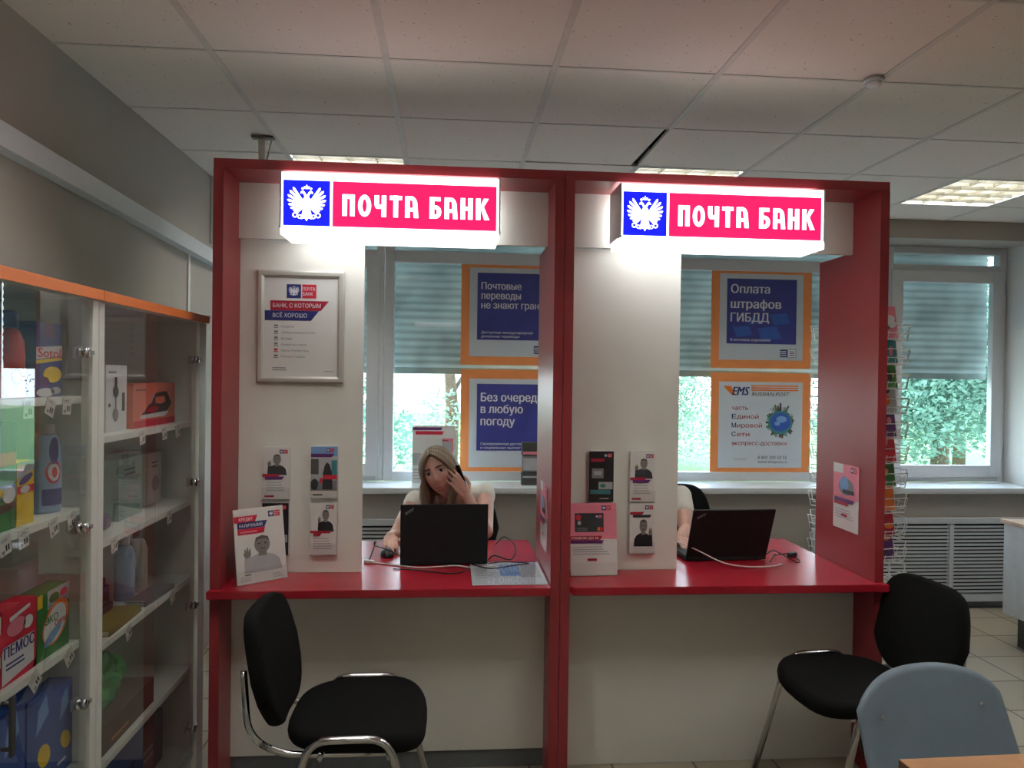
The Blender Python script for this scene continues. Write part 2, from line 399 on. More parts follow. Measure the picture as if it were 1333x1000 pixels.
        L['Ч'] = (0.6, [[(0.6 - t, 0), (0.6, 0), (0.6, 1), (0.6 - t, 1)], [(0, 0.62), (t, 0.62), (t, 1), (0, 1)], [(0.1, 0.38), (0.6 - t, 0.38), (0.6 - t, 0.57), (0.2, 0.57)], [(0, 0.62), (0.03, 0.45), (0.12, 0.38), (0.25, 0.57), (t, 0.62)]])
        L['Т'] = (0.62, [[(0.31 - t / 2, 0), (0.31 + t / 2, 0), (0.31 + t / 2, 1), (0.31 - t / 2, 1)], [(0, 0.81), (0.62, 0.81), (0.62, 1), (0, 1)]])
        L['А'] = (0.66, [[(0, 0), (t, 0), (t, 1), (0, 1)], [(0.66 - t + .02, 0), (0.68, 0), (0.62, 0.62), (0.62 - t, 0.62)], [(t, 0.3), (0.66 - t, 0.3), (0.66 - t, 0.46), (t, 0.46)], [(t, 0.82), (0.36, 0.82), (0.36, 1), (t, 1)]] + band(arc(0.32, 0.62, 0.3, 0.38, 0, 90), arc(0.34, 0.62, 0.62 - t - .34, 0.2, 0, 90)))
        L['Б'] = (0.6, [[(0, 0), (t, 0), (t, 1), (0, 1)], [(t, 0.82), (0.56, 0.82), (0.56, 1), (t, 1)], [(t, 0), (0.3, 0), (0.3, 0.18), (t, 0.18)], [(t, 0.45), (0.3, 0.45), (0.3, 0.62), (t, 0.62)]] + band(arc(0.3, 0.31, 0.3, 0.31, -90, 90, 10), arc(0.3, 0.31, 0.08, 0.14, -90, 90, 10)))
        L['Н'] = (0.62, [[(0, 0), (t, 0), (t, 1), (0, 1)], [(0.62 - t, 0), (0.62, 0), (0.62, 1), (0.62 - t, 1)], [(t, 0.42), (0.62 - t, 0.42), (0.62 - t, 0.6), (t, 0.6)]])
        L['К'] = (0.66, [[(0, 0), (t, 0), (t, 1), (0, 1)], [(t, 0.4), (t + .1, 0.52), (0.66, 1), (0.4, 1), (t, 0.62)], [(t + .02, 0.52), (0.44, 0), (0.7, 0), (0.4, 0.62)]])
        adv = []; cx = 0
        for ch in word:
            if ch == ' ': cx += 0.42; continue
            adv.append((ch, cx)); cx += L[ch][0] + 0.17
        sx = wtot / (cx - 0.17)
        for ch, a in adv:
            for p in L[ch][1]: s.poly([(x + (a + q[0]) * sx, y + q[1] * h) for q in p], m, k)
        return s
    def man(s, x, y, w, h, shirt='ink_dark', k=2, hand=1):
        """grey half-length photograph of a man with a raised hand, in the rectangle x..x+w, y..y+h"""
        X = lambda a: x + a * w
        Y = lambda b: y + b * h
        P = lambda pts, m, kk: s.poly([(X(a), Y(b)) for a, b in pts], m, kk)
        P([(0.12, 0), (0.14, 0.26), (0.24, 0.4), (0.42, 0.48), (0.62, 0.48), (0.8, 0.4), (0.9, 0.28), (0.95, 0)], shirt, k)
        P([(0.44, 0.42), (0.62, 0.42), (0.62, 0.58), (0.44, 0.58)], 'skin_grey', k + 1)
        s.ell(X(0.53), Y(0.72), 0.17 * w, 0.23 * h, 'skin_grey', k + 2)
        P([(0.37, 0.78), (0.4, 0.92), (0.53, 0.97), (0.66, 0.92), (0.69, 0.8), (0.62, 0.87), (0.45, 0.87)], 'skin_grey_dark', k + 3)
        for a in (0.46, 0.6): s.ell(X(a), Y(0.75), 0.03 * w, 0.02 * h, 'ink_dark', k + 3, 8)
        P([(0.47, 0.6), (0.6, 0.6), (0.57, 0.63), (0.5, 0.63)], 'skin_grey_dark', k + 3)
        hx = 0.2 if hand < 0 else 0.84
        P([(hx - 0.08, 0.1), (hx + 0.1, 0.1), (hx + 0.08, 0.42), (hx - 0.06, 0.42)], shirt, k + 1)
        s.ell(X(hx), Y(0.5), 0.08 * w, 0.1 * h, 'skin_grey', k + 2)
        for i in range(3): P([(hx - 0.06 + i * 0.05, 0.52), (hx - 0.03 + i * 0.05, 0.52), (hx - 0.03 + i * 0.05, 0.68 - 0.04 * abs(i - 1)), (hx - 0.06 + i * 0.05, 0.68 - 0.04 * abs(i - 1))], 'skin_grey', k + 2)
        return s
    def logo(s, x, y, z, k=1):
        """small blue and red twin squares with the eagle and the bank's name"""
        s.rect(x, y, x + z, y + z, 'ink_blue', k); s.rect(x + z * 1.08, y, x + z * 2.08, y + z, 'ink_red', k)
        s.eagle(x + z / 2, y + z / 2, z * 0.36, 'ink_white', k + 1)
        s.text('ПОЧТА', x + z * 1.14, y + z * 0.56, h=z * 0.24, w=z * 0.86, m='ink_white', k=k + 1, bold=0.02)
        s.text('БАНК', x + z * 1.14, y + z * 0.2, h=z * 0.24, w=z * 0.7, m='ink_white', k=k + 1, bold=0.02)
        return s

# ================================================================== THE ROOM
XL, XRW, YF, YB, ZC = -1.355, 5.6, -3.6, 4.89, 2.66       # left wall, right wall, wall behind the camera, window wall, ceiling
YW = 5.2                                                   # plane of the window frames
m = MB(); m.box(XL - .1, XRW + .1, YF - .1, YB + .4, -0.1, 0, 'floor_tile'); struct(m.build('floor'))
m = MB(); m.box(XL - .12, XL, YF - .1, YB + .4, 0, 3.0, 'wall_paint'); struct(m.build('wall_left'))
m = MB(); m.box(XRW, XRW + .12, YF - .1, YB + .4, 0, 3.0, 'wall_white'); struct(m.build('wall_right'))
m = MB(); m.box(XL - .1, XRW + .1, YF - .12, YF, 0, 3.0, 'wall_white'); struct(m.build('wall_front'))
NX0, NX1, NZ0, NZ1 = -1.30, 4.05, 0.795, 2.535             # the window niche
m = MB(); m.box(XL, XRW, YB, YB + .4, 0, NZ0, 'wall_paint'); m.box(XL, XRW, YB, YB + .4, NZ1, 3.0, 'wall_paint')
m.box(XL, NX0, YB, YB + .4, NZ0, NZ1, 'wall_white'); m.box(NX1, XRW, YB, YB + .4, NZ0, NZ1, 'wall_white'); struct(m.build('wall_back'))
m = MB(); m.bbox(NX0 + .002, NX1 - .002, YB - .04, YW - .03, NZ0 + .001, NZ0 + .034, 'sill_white', .006); m.bbox(NX0 + .002, NX1 - .002, YB - .04, YB - .002, NZ0 - .004, NZ0 + .0005, 'sill_white', .001)
struct(m.build('trim_1'), 'white window sill running along the window wall')

# ceiling: 0.6 m mineral tiles on a metal grid, void above
CX0, CY0, CS = -0.837 - 0.6, 2.67 - 6.6, 0.6
lum_cells = []
for cx_ in (-0.837, 0.963, 2.763, 4.563):
    for cy_ in (-3.33, -0.93, 1.47, 3.87): lum_cells.append((cx_, cy_))
def is_lum(x, y): return any(abs(x - a) < .05 and abs(y - b) < .05 for a, b in lum_cells)
m = MB(); g = MB()
nx, ny = 13, 16
for i in range(nx):
    for j in range(ny):
        x0, y0 = CX0 + i * CS, CY0 + j * CS
        if is_lum(x0, y0): continue
        a0, a1, b0, b1 = max(x0, XL), min(x0 + CS, XRW), max(y0, YF), min(y0 + CS, YB + .3)
        if a1 - a0 < .02 or b1 - b0 < .02: continue
        if abs(x0 - 0.363) < .05 and abs(y0 - 3.27) < .05:      # the shifted tile that leaves dark gaps
            m.box(a0 - .004, a1 - .022, b0 - .004, b1 - .02, ZC + .004, ZC + .019, 'ceiling_tile', Matrix.Translation((a0, b0, 0)) @ Matrix.Rotation(R(1.3), 4, 'Z') @ Matrix.Translation((-a0, -b0, 0)))
        else: m.box(a0 + .0015, a1 - .0015, b0 + .0015, b1 - .0015, ZC + .002, ZC + .017, 'ceiling_tile')
m.box(XL, XRW, YF, YB + .3, 2.92, 3.0, 'void_dark'); ceil = struct(m.build('ceiling'))
for i in range(nx + 1):
    x = CX0 + i * CS
    if XL < x < XRW:
        if abs(x - 0.963) < .05: g.box(x - .012, x + .012, YF, 3.28, ZC - .0005, ZC + .0015, 'grid_white'); g.box(x - .012, x + .012, 3.86, YB + .3, ZC - .0005, ZC + .0015, 'grid_white')
        else: g.box(x - .012, x + .012, YF, YB, ZC - .0005, ZC + .0015, 'grid_white')
for j in range(ny + 1):
    y = CY0 + j * CS
    if YF < y < YB:
        if abs(y - 3.87) < .05: g.box(XL, 0.37, y - .006, y + .006, ZC - .0003, ZC + .0015, 'grid_white'); g.box(0.78, XRW, y - .006, y + .006, ZC - .0003, ZC + .0015, 'grid_white')
        else: g.box(XL, XRW, y - .006, y + .006, ZC - .0003, ZC + .0015, 'grid_white')
struct(g.build('ceiling_grid', ceil))

def luminaire(x, y, label, first=[None]):
    if first[0] is None:
        t = thing('ceiling_light', label, 'ceiling light', (x, y, ZC), 0, 'recessed louvre lights in the tiled ceiling')
        h = MB(); h.box(.01, .59, .01, .59, .1, .105, 'white_pvc')
        for a in ((.01, .016, .01, .59), (.584, .59, .01, .59), (.016, .584, .01, .016), (.016, .584, .584, .59)): h.box(*a, .0, .1, 'white_pvc')
        h.build('housing', t)
        for i in range(4):
            l = MB(); l.tube([(.04, .085 + i * .143, .08), (.56, .085 + i * .143, .08)], .013, 'lamp_glow', 10); l.build('lamp_tube', t)
        lv = MB()
        for i in range(1, 4): lv.box(.0128 + i * .1437, .0152 + i * .1437, .016, .584, .002, .056, 'louvre_white')
        for i in range(1, 8): lv.box(.016, .584, .0128 + i * .0718, .0152 + i * .0718, .002, .056, 'louvre_white')
        lv.build('louvre', t); first[0] = t; return t
    r = first[0].copy(); COL.objects.link(r); r.location = (x, y, ZC); r['label'] = label
    for ch in first[0].children:
        c = ch.copy(); COL.objects.link(c); c.parent = r
    return r
for cx_, cy_ in lum_cells:
    if cy_ == 3.87 and cx_ == 0.963: lb = 'lit louvre light just above the frame of the right hand booth, mostly hidden by it'
    elif cy_ == 3.87 and cx_ == 2.763: lb = 'lit louvre light in the ceiling near the right hand window'
    elif cy_ == 1.47 and cx_ == 0.963: lb = 'lit ceiling light cut by the top edge of the photo'
    elif cy_ == 3.87 and cx_ == -0.837: lb = 'ceiling light hidden behind the top of the left hand booth'
    elif cx_ == 4.563 and cy_ < 3: continue
    elif cy_ < -3 and cx_ > 1: continue
    else: lb = 'ceiling light over the customer area, outside the frame at %s' % {(-0.837, 1.47): 'the top left', (-0.837, -0.93): 'the near left', (-0.837, -3.33): 'the far left behind the camera', (0.963, -0.93): 'the middle behind the camera', (2.763, 1.47): 'the top right', (2.763, -0.93): 'the right behind the camera', (4.563, 3.87): 'the far right by the windows'}.get((cx_, cy_), 'the rear')
    luminaire(cx_, cy_, lb)

# cable duct and wall seam on the left wall
m = MB(); n_ = 2
P0, P1 = (YF + .1, 2.375), (YB - .01, 2.175)
vs = []
for (y, z) in (P0, P1): vs += [(XL + .001, y, z - .033), (XL + .05, y, z - .033), (XL + .05, y, z + .04), (XL + .001, y, z + .04)]
m.add(vs, [(0, 1, 2, 3), (4, 7, 6, 5), (0, 4, 5, 1), (1, 5, 6, 2), (2, 6, 7, 3), (3, 7, 4, 0)], 'white_pvc')
tag(m.build('cable_duct'), 'long white cable duct running along the left wall below the ceiling', 'cable duct')
m = MB(); m.box(XL + .0005, XL + .008, 3.99, 4.02, 0, 2.2, 'wall_white'); m.box(XL + .0005, XL + .008, 4.35, 4.365, 2.28, ZC, 'wall_paint'); struct(m.build('trim_2'), 'narrow joint strips on the left wall')

# smoke detector, hanger
t = thing('smoke_detector', 'small white round smoke detector on the ceiling right of the booths', 'smoke detector', (1.535, 2.64, ZC))
m = MB(); m.lathe([(.036, -.003), (.036, -.012), (.034, -.014)], (0, 0, 0), 'white_pvc'); m.build('base', t)
m = MB(); m.lathe([(.03, -.014), (.028, -.022), (.018, -.03), (.004, -.032)], (0, 0, 0), 'white_pvc'); m.build('sensor_head', t)
t = thing('ceiling_hanger', 'small white metal hanger bracket under the ceiling behind the left booth', 'bracket', (-0.883, 3.6, ZC))
m = MB(); m.bbox(-.05, .05, -.02, .02, -.012, -.002, 'louvre_white', .001); m.build('mounting_plate', t)
m = MB(); m.box(-.022, .006, -.006, .006, -.33, -.012, 'grid_white', Matrix.Rotation(R(-2), 4, 'Y')); m.build('flat_strap', t)
m = MB(); m.tube([(.04, 0, -.012), (.006, 0, -.16)], .004, 'grid_white'); m.build('brace', t)

# ------------------------------------------------------------------ windows
def ring(m, x0, x1, z0, z1, wd, y0, y1, mt='white_pvc'):
    m.bbox(x0, x0 + wd, y0, y1, z0, z1, mt, .004); m.bbox(x1 - wd, x1, y0, y1, z0, z1, mt, .004)
    m.bbox(x0 + wd, x1 - wd, y0, y1, z0, z0 + wd, mt, .004); m.bbox(x0 + wd, x1 - wd, y0, y1, z1 - wd, z1, mt, .004)
def window(idx, x0, x1, sash, label):
    """frame x0..x1; a sash opens, a fixed one is glazed straight into the frame; a low pane runs above the transom"""
    m = MB(); ring(m, x0, x1, NZ0 + .034, NZ1 - .001, .05 if sash else .065, YW - .03, YW + .04)
    e = .05 if sash else .065
    m.bbox(x0 + e, x1 - e, YW - .03, YW + .04, 2.325, 2.405, 'white_pvc', .004)
    o = struct(m.build('window_%d' % idx), label)
    zb = NZ0 + .034 + e
    if sash:
        s_ = MB(); ring(s_, x0 + .03, x1 - .03, NZ0 + .07, 2.36, .085, YW - .05, YW + .0, 'white_pvc')
        for z in (1.0, 2.2): s_.tube([(x1 - .026, YW - .045, z), (x1 - .026, YW - .045, z + .09)], .008, 'white_pvc')
        sash_o = s_.build('window_sash', o)
        h = MB(); h.bbox(x0 + .06, x0 + .085, YW - .06, YW - .05, 1.5, 1.57, 'white_pvc', .003); h.tube([(x0 + .072, YW - .06, 1.535), (x0 + .072, YW - .085, 1.535), (x0 + .072, YW - .085, 1.42)], .009, 'white_pvc'); h.build('window_handle', sash_o)
        p = MB(); p.box(x0 + .11, x1 - .11, YW - .024, YW - .018, NZ0 + .15, 2.28, 'window_glass'); p.build('window_glass', o)
    else:
        p = MB(); p.box(x0 + e - .005, x1 - e + .005, YW + .0, YW + .006, zb - .005, 2.33, 'window_glass'); p.build('window_glass', o)
    p = MB(); p.box(x0 + e - .005, x1 - e + .005, YW + .0, YW + .006, 2.40, NZ1 - .03, 'window_glass'); p.build('window_glass', o)
    return o
window(1, -1.297, -0.452, True, 'leftmost white window with an opening sash')
window(2, -0.448, 1.115, False, 'wide fixed white window behind the left booth')
window(3, 1.119, 3.128, False, 'wide fixed white window behind the right booth')
window(4, 3.132, 4.047, True, 'rightmost white window with an opening sash')
def shutter(x0, x1, zb, label):
    t = thing('roller_shutter', label, 'roller shutter', ((x0 + x1) / 2, YW + .16, zb), 0, 'half lowered roller shutters outside the windows'); wd = (x1 - x0) / 2
    m = MB(); z = .045; st = .052
    while zb + z < NZ1 + .32:
        k = 5; pts = [(-.012 + .012 * (1 - math.cos(math.pi * 2 * i / k)) * -.5, z + st * i / k) for i in range(k + 1)]
        vs = [(-wd, y, zz) for y, zz in pts] + [(wd, y, zz) for y, zz in pts]
        m.add(vs, [(i, i + 1, k + 2 + i, k + 1 + i) for i in range(k)], 'shutter', True); z += st
    m.build('slat_curtain', t)
    m = MB(); m.bbox(-wd, wd, -.014, .006, 0, .045, 'shutter', .003); m.build('bottom_bar', t)
    return t
shutter(-1.28, -0.46, 1.565, 'pale roller shutter outside the leftmost window, half lowered')
shutter(-0.43, 1.10, 1.565, 'pale roller shutter outside the window behind the left booth')
shutter(1.13, 3.11, 1.57, 'pale roller shutter outside the window behind the right booth')
shutter(3.15, 4.03, 1.575, 'pale roller shutter outside the rightmost window')

# ------------------------------------------------------------------ outside
m = MB(); m.box(-25, 30, YB + .42, 60, -.5, -.45, 'asphalt'); struct(m.build('ground'))
m = MB(); m.box(-25, 40, 9.0, 45, -.449, -.42, 'lawn'); struct(m.build('lawn'))
m = MB(); m.box(-3.6, 1.3, 40, 46, -.5, 7.5, 'building_pale'); tag(m.build('building'), 'pale building far beyond the trees outside the windows', 'building')
def tree(x, y, h, rad, label, leaf, n=2600, low=0.6):
    t = thing('tree', label, 'tree', (x, y, -.42), 0, 'trees outside the windows'); rnd = random.Random(int(x * 100 + y * 7))
    m = MB(); m.tube([(0, 0, 0), (.05, .03, h * .3), (-.04, .05, h * .55), (.02, 0, h * .8)], [.14, .11, .07, .03], 'bark', 8)
    for i in range(6):
        a = rnd.random() * 6.28; z = h * (.35 + .07 * i); m.tube([(0, 0, z), (math.cos(a) * rad * .35, math.sin(a) * rad * .35, z + .35), (math.cos(a) * rad * .7, math.sin(a) * rad * .7, z + .55)], [.045, .03, .012], 'bark', 6)
    m.build('trunk', t)
    m = MB(); cl = [(rnd.uniform(-.6, .6) * rad, rnd.uniform(-.6, .6) * rad, rnd.uniform(low, h - .5), rnd.uniform(.35, .62) * rad) for _ in range(16)]
    for _ in range(n):
        c = rnd.choice(cl); d = Vector((rnd.gauss(0, 1), rnd.gauss(0, 1), rnd.gauss(0, 1))).normalized() * c[3] * rnd.random() ** .4
        p = Vector(c[:3]) + d; s_ = rnd.uniform(.022, .055); u = Vector((rnd.gauss(0, 1), rnd.gauss(0, 1), rnd.gauss(0, .6))).normalized(); v = u.orthogonal().normalized()
        v = (Matrix.Rotation(rnd.random() * 6.28, 3, u) @ v)
        m.add([p - u * s_, p + v * s_ * .5, p + u * s_, p - v * s_ * .5], [(0, 1, 2, 3)], leaf)
    m.build('crown', t)
tree(-1.6, 9.0, 5.0, 1.3, 'leafy tree outside the leftmost window', 'leaf_a', 9000)
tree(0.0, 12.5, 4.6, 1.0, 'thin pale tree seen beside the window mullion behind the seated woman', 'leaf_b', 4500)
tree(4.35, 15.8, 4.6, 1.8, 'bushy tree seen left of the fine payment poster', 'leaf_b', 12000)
tree(7.0, 10.2, 4.5, 1.7, 'dense dark green tree outside the right hand window', 'leaf_a', 26000, 1.5)
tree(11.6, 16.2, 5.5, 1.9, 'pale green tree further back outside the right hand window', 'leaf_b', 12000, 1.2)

# ------------------------------------------------------------------ radiator grilles under the sill
def grille(x0, x1, mull, label):
    t = thing('radiator_cover', label, 'radiator cover', (x0, YB - .03, 0), 0, 'slatted radiator covers under the window sill'); W = x1 - x0
    m = MB(); y0, y1 = -.012, .02
    m.bbox(0, W, y0, y1, .585, .625, 'white_pvc', .003); m.bbox(0, W, y0, y1, .05, .10, 'white_pvc', .003)
    for x in [0] + [q - x0 for q in mull] + [W - .03]: m.bbox(x, x + .03, y0, y1, .10, .585, 'white_pvc', .003)
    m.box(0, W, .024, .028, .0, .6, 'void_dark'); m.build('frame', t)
    s_ = MB(); n = 19
    for i in range(n):
        z = .112 + i * (.47 / n); s_.box(.03, W - .03, -.006, .0, z, z + .0145, 'white_pvc'); s_.box(.03, W - .03, .0, .018, z - .002, z + .003, 'white_pvc')
    s_.build('slats', t); return t
grille(-1.2, -0.2, [-0.7], 'white slatted radiator cover under the sill behind the left booth')
grille(0.6, 2.0, [1.3], 'white slatted radiator cover under the sill between the two seated people')
grille(2.45, 4.0, [2.85, 3.42], 'white slatted radiator cover under the rightmost window')
m = MB(); m.box(XL + .002, XRW - .002, YB - .014, YB - .001, 0, .07, 'grey_plinth'); struct(m.build('baseboard_back'))

# ================================================================== THE TWO BOOTHS
ZT = 0.764                                                  # counter top
def booth(x0, x1, panel_w, plinth, left_cover, label):
    t = thing('service_booth', label, 'service booth', (x0, 2.8, 0)); W = x1 - x0; th = .036; H = 2.33
    side = [(0, 0), (.48, 0), (.48, 2.085), (.27, 2.085), (.27, H - th - .0005), (0, H - th - .0005)]         # profile in (y, z)
    for a in (0, W - th):
        m = MB(); m.prism(side, 0, th, 'red_laminate', Matrix(((0, 0, 1, a), (1, 0, 0, 0), (0, 1, 0, 0), (0, 0, 0, 1)))); m.build('side_panel', t)
    m = MB(); m.bbox(0, W, 0, .28, H - th, H, 'red_laminate', .002); m.build('top_panel', t)
    m = MB(); m.box(th + .0005, W - th - .0005, .2, .218, 2.078, H - th - .0005, 'white_laminate'); m.build('header_panel', t)
    m = MB(); m.box(th + .0005, th + panel_w, .225, .243, ZT + .0005, 2.0775, 'white_laminate'); m.build('partition_panel', t)
    m = MB(); m.box(th + .0005, W - th - .0005, .15, .168, .075 if plinth else .002, ZT - .037, 'white_laminate'); m.build('front_panel', t)
    if plinth: m = MB(); m.box(th + .0005, W - th - .0005, .157, .168, .002, .0745, 'grey_plinth'); m.build('plinth', t)
    # counter: reaches over one post at the front, stops at the other
    a0 = -.003 if left_cover else th + .0005; a1 = W - th - .0005 if left_cover else W + .006
    e = .034; pl = []
    if left_cover: pl = [(a0, -.034), (a1, -.034), (a1, .8), (th + .0005, .8), (th + .0005, -.0005), (a0, -.0005)]
    else: pl = [(a0 + .012, -.034), (a1, -.034), (a1, -.0005), (W - th - .0005, -.0005), (W - th - .0005, .8), (a0, .8), (a0, -.01)]
    bm = bmesh.new(); vs = [bm.verts.new((x, y, ZT - .03)) for x, y in pl]; f = bm.faces.new(vs)
    r = bmesh.ops.extrude_face_region(bm, geom=[f]); bmesh.ops.translate(bm, vec=(0, 0, .03), verts=[q for q in r['geom'] if isinstance(q, bmesh.types.BMVert)])
    bmesh.ops.recalc_face_normals(bm, faces=bm.faces); bmesh.ops.bevel(bm, geom=bm.edges[:], offset=.003, segments=2, affect='EDGES')
    m = MB(); m.frombm(bm, 'red_top'); m.build('countertop', t)
    m = MB()
    for xx in (th + .05, W - th - .09):
        m.box(xx, xx + .04, .5, .78, .02, ZT - .031, 'red_laminate')
    m.box(th + .05, W - th - .05, .74, .76, .3, ZT - .031, 'red_laminate'); m.build('rear_support', t)
    return t
booth(-0.861, 0.4235, .482, True, True, 'left red and white service booth with a grey plinth and a woman seated behind it')
booth(0.4255, 1.703, .482, False, False, 'right red and white service booth without a plinth, its white front reaching the floor')

def sign(x0, label):
    t = thing('lightbox_sign', label, 'illuminated sign', (x0, 2.76, 2.052), 0, 'glowing bank signs under the tops of the booths'); W = .795; H = .228; D = .185
    m = MB(); m.bbox(.006, W - .006, 0.004, D, 0, H, 'sign_white', .003); m.bbox(.004, W - .004, -.004, .02, .0, .024, 'sign_white', .002); m.build('light_box', t)
    for a in (0, W - .0055):
        m = MB(); m.bbox(a, a + .0055, .0, D, .03, H, 'white_pvc', .001); m.bbox(a - .002 if a == 0 else a, a + .0055 if a == 0 else a + .0075, -.006, .03, .024, .032, 'white_pvc', .001); m.build('end_cap', t)
    z0, z1 = .034, .198; S = z1 - z0
    m = MB(); s = Sheet(m, (0, .0035, 0), (1, 0, 0), (0, 0, 1)); s.rect(.012, z0, .012 + S + .002, z1, 'sign_blue', 1); s.eagle(.013 + S / 2, (z0 + z1) / 2 - .003, S * .40, 'sign_white', 2); m.build('emblem_panel', t)
    m = MB(); s = Sheet(m, (0, .0035, 0), (1, 0, 0), (0, 0, 1)); s.rect(.012 + S + .011, z0, W - .014, z1, 'sign_red', 1); s.letters('ПОЧТА БАНК', .222, z0 + .04, .078, .53, 'sign_white', 2); m.build('name_panel', t)
    return t
sign(-0.617, 'glowing white bank sign with blue emblem on the left booth')
sign(0.626, 'glowing white bank sign with blue emblem on the right booth')

# ------------------------------------------------------------------ framed poster on the left partition
YP = 2.8 + .225
t = thing('framed_poster', 'silver snap frame with a bank poster on the white partition of the left booth', 'picture frame', (-.757, YP - .001, 1.515)); W, H = .338, .443
m = MB(); e = .026
def mitre(m, W, H, e, d, mt):
    prof = [(0, 0), (0, -d * .7), (e * .25, -d), (e * .7, -d), (e, -d * .55), (e, 0)]
    for k in range(4):
        vs = []
        for end in (0, 1):
            for p, y in prof:
                q = [(p, p), (W - p, p), (W - p, H - p), (p, H - p)][(k + end) % 4]; vs.append((q[0], y, q[1]))
        n = len(prof); m.add(vs, [(i, i + 1, n + i + 1, n + i) for i in range(n - 1)], mt)
mitre(m, W, H, e, .014, 'silver_frame'); m.build('frame', t)
m = MB(); m.box(.004, W - .004, -.002, 0, .004, H - .004, 'paper'); s = Sheet(m, (0, -.0021, 0), (1, 0, 0), (0, 0, 1))
s.logo(.113, .335, .055)
s.poly([(.05, .286), (.245, .286), (.276, .325), (.05, .325)], 'ink_crimson'); s.text('БАНК, С КОТОРЫМ', .06, .298, h=.0165, w=.185, m='ink_white', bold=.01)
s.poly([(.029, .247), (.208, .247), (.238, .2855), (.029, .2855)], 'ink_blue'); s.text('ВСЁ ХОРОШО', .06, .259, h=.0165, w=.132, m='ink_white', bold=.01)
for i, tx in enumerate(('Кредиты', '«Сберегательный счёт»', 'Вклады', 'Кредитные карты', 'Карта «Пятёрочка»', 'Пенсии и сервис')):
    y = .219 - i * .0237; s.text(tx, .093, y, h=.0085, m='ink_grey')
    s.rect(.064, y - .002, .082, y + .0005, 'ink_grey' if i != 4 else 'ink_red'); s.rect(.066, y + .004, .08, y + .011, 'ink_grey' if i != 4 else 'ink_red')
s.bars(.06, .048, .07, .016, 2, 'ink_grey'); s.bars(.26, .045, .05, .005, 1, 'ink_grey')
m.build('poster', t)

# ------------------------------------------------------------------ leaflets in clear wall holders
def leaflet(kind, x, z, label, yb=YP, hold=True, tilt=0.0):
    W, H, D = .102, .205, .016
    t = thing('leaflet', label, 'leaflet', (x, yb - .003, z), 0); t.rotation_euler = (0, tilt, 0)
    m = MB(); m.box(0, W, -D, 0, 0, H, 'paper'); s = Sheet(m, (0, -D, 0), (1, 0, 0), (0, 0, 1), .0004)
    if kind == 'man_top':
        s.man(.008, .095, .09, .085, 'ink_dark', 1, -1); s.logo(.065, .18, .015)
        s.poly([(0, .088), (.06, .088), (.068, .1), (0, .1)], 'ink_crimson', 6); s.poly([(.01, .078), (.075, .078), (.085, .09), (.01, .09)], 'ink_purple', 7)
        s.bars(.015, .03, .075, .042, 4); s.rect(.008, .008, .045, .016, 'ink_crimson')
    elif kind == 'man_arms':
        s.man(.02, .092, .075, .09, 'ink_black', 1, -1); s.logo(.06, .182, .015)
        s.poly([(0, .086), (.075, .086), (.084, .096), (0, .096)], 'ink_crimson', 6); s.poly([(.012, .075), (.038, .075), (.045, .087), (.012, .087)], 'ink_crimson', 7)
        s.bars(.012, .02, .08, .05, 5)
    elif kind == 'street':
        s.rect(0, .165, W, H, 'ink_skyblue'); s.logo(.06, .183, .014, 2); s.poly([(.0, .162), (.08, .162), (.092, .176), (.0, .176)], 'ink_purple', 2)
        s.rect(0, .03, W, .16, 'ink_pale'); s.rect(0, .095, .03, .155, 'skin_grey_dark', 2); s.rect(.08, .09, W, .15, 'ink_teal', 2); s.rect(0, .03, W, .07, 'ink_grey', 2)
        s.poly([(.045, .035), (.085, .035), (.082, .1), (.072, .135), (.062, .142), (.054, .13), (.047, .1)], 'ink_dark', 3); s.rect(.048, .075, W, .092, 'ink_red', 4); s.rect(.035, .06, .045, .08, 'ink_red', 3)
        s.ell(.015, .055, .014, .022, 'ink_dark', 4); s.bars(.008, .008, .05, .012, 1, 'ink_dark')
    elif kind == 'dark':
        s.rect(0, 0, W, H, 'ink_black'); s.logo(.06, .18, .016, 2); s.poly([(.008, .162), (.06, .162), (.068, .175), (.008, .175)], 'ink_crimson', 2)
        s.rect(.012, .095, .06, .135, 'ink_grey', 2); s.rect(.02, .108, .052, .124, 'ink_pale', 3); s.rect(.04, .05, .098, .08, 'ink_pale', 3); s.rect(.006, .03, .09, .048, 'ink_teal', 2); s.ell(.058, .065, .012, .008, 'ink_teal', 4)
        s.bars(.045, .008, .05, .01, 1, 'ink_pale', 3)
    elif kind == 'man_low':
        s.man(.006, .028, .095, .115, 'ink_black', 1, 1); s.logo(.062, .18, .016)
        s.poly([(0, .158), (.05, .158), (.058, .17), (0, .17)], 'ink_crimson', 6); s.poly([(.012, .147), (.082, .147), (.09, .158), (.012, .158)], 'ink_dark', 6)
    else:
        s.rect(0, 0, W, H, 'ink_pink'); s.rect(0, .0, W, .09, 'paper', 2); s.bars(.012, .02, .075, .05, 4, 'ink_pale', 3)
    m.build('front_cover', t)
    if hold:
        hd = thing('leaflet_holder', 'clear wall pocket behind the ' + label.split(' with ')[0] + (', ' + ' '.join(label.split(', ')[-1].split()[:2]) + ' on the' if ', ' in label else ' of the') + (' left booth' if x < .4 else ' right booth'), 'leaflet holder', (x, yb - .0005, z), 0, None)
        m = MB(); m.box(-.003, W + .003, -.0022, -.0002, -.004, H * .8, 'acrylic'); m.box(-.003, W + .003, -D - .006, -.0002, -.004, -.0015, 'acrylic'); m.box(-.003, W + .003, -D - .0065, -D - .0045, -.004, .045, 'acrylic')
        m.build('pocket', hd)
    return t
leaflet('man_top', -.727, 1.058, 'white leaflet with a grey photo of a man, upper left on the left partition')
leaflet('street', -.541, 1.062, 'leaflet with a dark figure in a street, upper right on the left partition')
